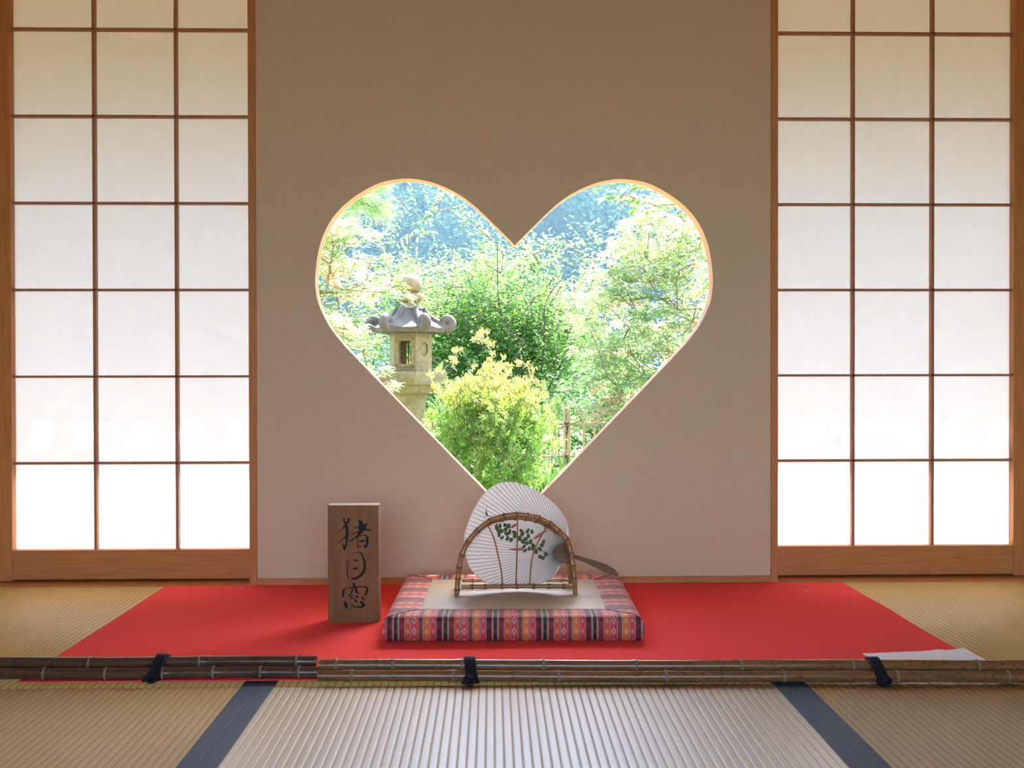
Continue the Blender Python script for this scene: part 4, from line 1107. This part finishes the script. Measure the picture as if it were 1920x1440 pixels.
# ------------------------------------------------------------------ bamboo lattice fence
FY = 5.6
fen = empty('bamboo_fence', (0.5, FY, GZ)); tag(fen, 'open bamboo lattice fence tied with dark cord behind the bush', 'fence')
zf = lambda py: 0.60 + (705 - py) / 219.0 - GZ
xf = lambda px: (px - 922) / 219.0 - 0.5
for dx in (-.017, .017):
    q = MB(); q.tube([(xf(1062) + dx, -.03, zz) for zz in np.linspace(0, zf(764) - (0.0 if dx < 0 else .004), 14)], .0165, 10); q.build('post', M['fence'], fen, smooth=True)
for px in (700, 735, 770, 803, 812, 850, 890, 930, 968, 1010, 1043, 1095, 1115, 1150, 1185, 1230):
    q = MB(); hh = zf({1010: 790, 1043: 770, 1095: 775, 1115: 768}.get(px, 775)); q.tube([(xf(px), .02, zz) for zz in np.linspace(0, hh, 10)], .0105, 8); q.build('stake', M['fence'], fen, smooth=True)
for py, x0, x1 in ((795, 560, 1300), (856, 560, 1300), (873, 560, 1300), (814, 560, 830)):
    q = MB(); P = [(x_, -.005, zf(py) + 0.004 * math.sin(x_ * 3)) for x_ in np.linspace(xf(x0), xf(x1), 60)]; q.tube(P, [.0125 * (1.12 if i % 6 == 0 else 1) for i in range(60)], 8); q.build('rail', M['fence'], fen, smooth=True)
for py in (795, 856, 873):
    for px in (1062, 1043, 1010):
        q = MB(); r_ = .028 if px == 1062 else .017
        for a in (-1, 1):
            q.tube([(xf(px) + r_ * math.cos(t) * 1.1, -.012 + .040 * math.sin(t), zf(py) + a * r_ * .7 * math.cos(t)) for t in np.linspace(0, 2 * PI, 13)], .005, 6, caps=False)
        if px == 1062: q.tube([(xf(px) + .004, -.052, zf(py) - .01), (xf(px) + .006, -.055, zf(py) - .05), (xf(px) - .004, -.053, zf(py) - .09)], .005, 6)
        q.build('cord_tie', M['rope'], fen, smooth=True)

# young pine candles and low grass by the fence
yp = empty('young_pine', (0.50, 4.6, GZ)); tag(yp, 'slim young pine shoot with upright needle tufts in front of the bamboo post', 'plant')
lv = Leaves(); sx = lambda px: (px - 922) / 248.5; sz = lambda py: .60 + (705 - py) / 248.5
tg = [(sx(1038), 4.6, sz(760)), (sx(1050), 4.6, sz(757)), (sx(1030), 4.6, sz(770)), (sx(1036), 4.6, sz(785)), (sx(1044), 4.6, sz(782)), (sx(1032), 4.6, sz(800)), (sx(1040), 4.6, sz(805)), (sx(1085), 4.7, sz(775)), (sx(1092), 4.7, sz(790)), (sx(1080), 4.7, sz(795))]
tips = grow((.5, 4.6, GZ), [(.44, 4.6, GZ), (.45, 4.6, -.1), (.46, 4.6, .1)], tg, .08, .005, .0025, .002, yp, M['bark'])
for t, d in tips:
    for _ in range(70): lv.add(np.array(t) + V3() * .012 + np.array([0, 0, -.05 * random.random()]), np.array([0, 0, 1.0]) + V3() * .38, V3(), random.uniform(.05, .09), jitc((0.138, 0.211, 0.055), .2))
build_foliage(yp, lv, NEEDLE, M['leaf'], 0, 'yp', (.5, 4.6, GZ))
for i, (gx, gy, n_, lab) in enumerate(((.26, 3.5, 260, 'clump of grassy blades at the foot of the heart, in front of the fence'), (-.02, 3.45, 160, 'low grassy clump showing just above the paper fan'), (.55, 4.3, 220, 'tall grassy clump under the bamboo post'))):
    g = empty('grass_clump', (gx, gy, GZ)); tag(g, lab, 'plant'); lv = Leaves()
    for _ in range(n_):
        dd = V3() * .35 + np.array([0, 0, 1.0]); lv.add(np.array((gx, gy, GZ + random.uniform(0.0, .38))) + V3() * np.array([.09, .07, .0]), dd, V3(), random.uniform(.12, .26), jitc((0.078, 0.156, 0.027), .3))
    build_foliage(g, lv, BLADE, M['leaf'], 0, 'g', (gx, gy, GZ))

# shrubs filling the garden behind
def shrub(x, y, r, h, label, c):
    g = empty('garden_shrub', (x, y, GZ)); tag(g, label, 'shrub'); lv = Leaves()
    tg = in_ellipsoid((x, y, GZ + h * .5), (r, r * .7, h * .5), 150, .3, GZ + .05)
    tips = grow((x, y, GZ), [(x, y, GZ), (x, y, GZ + .2 * h), (x, y, GZ + .35 * h)], tg, .2, .02, .004, .004, g, M['bark'])
    for t, d in tips:
        for w_ in range(3): shoot(lv, np.array(t) + V3() * .05, np.array(d) + V3() * .6 + np.array([0, 0, .2]), random.uniform(.15, .28), random.uniform(.06, .085), c, .040)
    build_foliage(g, lv, OVAL, M['leaf'], 0, 's', (x, y, GZ))
DK = (0.078, 0.195, 0.054)
shrub(-2.3, 7.6, 1.1, 2.3, 'dense green shrub behind the maple left of the lantern', (0.116, 0.218, 0.052))
shrub(-1.0, 9.8, 1.3, 1.9, 'dark green shrub seen through the lantern window', DK)
shrub(0.9, 10.4, 1.4, 2.0, 'shaded shrub at the back of the garden behind the thin dark branches', DK)
shrub(1.35, 7.0, .75, 1.25, 'deep green shrub behind the bamboo post', DK)
shrub(2.7, 8.4, 1.2, 2.5, 'light green shrub behind the right maple', (0.154, 0.258, 0.064))
shrub(-.2, 6.7, .75, .95, 'low dark shrub behind the fence rails and the bush', DK)

# ------------------------------------------------------------------ wooded hill in haze
hb = MB(); vs, fs = [], []; gx_, gy_ = 25, 13
for jy in range(gy_):
    for ix in range(gx_):
        x = -60 + 120 * ix / (gx_ - 1); y = 24 + 60 * jy / (gy_ - 1); vs.append((x, y, GZ + min(6.6, max(0, (y - 29)) * .62) + 1.0 * math.sin(x * .21 + y * .1)))
for jy in range(gy_ - 1):
    for ix in range(gx_ - 1): fs.append((jy * gx_ + ix, jy * gx_ + ix + 1, (jy + 1) * gx_ + ix + 1, (jy + 1) * gx_ + ix))
hb.add(vs, fs); tag(hb.build('hill', M['hill'], smooth=True), kind='structure')
def crown_mesh(seed, c):
    random.seed(seed); lv = Leaves()
    lumps = [((0, 0, 1.5), 1.35)] + [((random.uniform(-1, 1), random.uniform(-1, .4), random.uniform(.6, 2.9)), random.uniform(.5, .95)) for _ in range(11)]
    for cc, r in lumps:
        for _ in range(int(2200 * r * r)):
            v = V3(); v /= np.linalg.norm(v); lv.add(np.array(cc) + v * r * random.uniform(.8, 1.05), V3() + v * .4, v + V3() * .5, random.uniform(.05, .105), jitc(c, .3))
    P, D, U, S, C = lv.arrays(); R = frames(D, U); T, F = SMALL; n = len(P); k = len(T); T = T * np.array([1, 2.0, 1])
    V = np.einsum('nij,kj->nki', R, T) * S[:, None, None] + P[:, None, :]
    return tint_mesh('hill_tree', V.reshape(-1, 3), (F[None] + (np.arange(n) * k)[:, None, None]).reshape(-1, 3), np.repeat(C, k, axis=0), M['leaf_far'])
crowns = [crown_mesh(11, (0.025, 0.070, 0.038)), crown_mesh(12, (0.033, 0.087, 0.044)), crown_mesh(13, (0.019, 0.056, 0.034))]
random.seed(21)
k = 0
for row, y in enumerate((33.5, 37, 41, 45.5)):
    nxr = 9
    for i in range(nxr):
        x = (i - (nxr - 1) / 2 + (0.5 if row % 2 else 0)) * (2.6 + .05 * (y - 33.5)) + random.uniform(-.4, .4) + .02 * y
        o = bpy.data.objects.new('hill_tree', crowns[k % 3]); col.objects.link(o); k += 1
        s = random.uniform(.95, 1.35) * 1.55; o.scale = (s, s, s * random.uniform(.95, 1.2)); o.rotation_euler = (0, 0, random.uniform(0, 6))
        yy = y + random.uniform(-.8, .8); o.location = (x, yy, GZ + min(6.6, max(0, yy - 29) * .62) + 1.0 * math.sin(x * .21 + yy * .1) - .5)
        tag(o, 'dark teal tree of the forest on the hazy hill beyond the garden', 'tree', 'trees on the hazy hill')

# thin blue haze between the garden and the hill
hz = bpy.data.materials.new('haze'); hz.use_nodes = True; n_, l_ = hz.node_tree.nodes, hz.node_tree.links; n_.clear()
ho = n_.new('ShaderNodeOutputMaterial'); vsn = n_.new('ShaderNodeVolumeScatter'); vsn.inputs['Color'].default_value = (.42, .72, 1.0, 1); vsn.inputs['Density'].default_value = .0034; vsn.inputs['Anisotropy'].default_value = 0.2
l_.new(vsn.outputs[0], ho.inputs['Volume'])
hzo = bx('haze', hz, -50, 50, 11.6, 60, GZ + .02, 16); tag(hzo, kind='stuff')
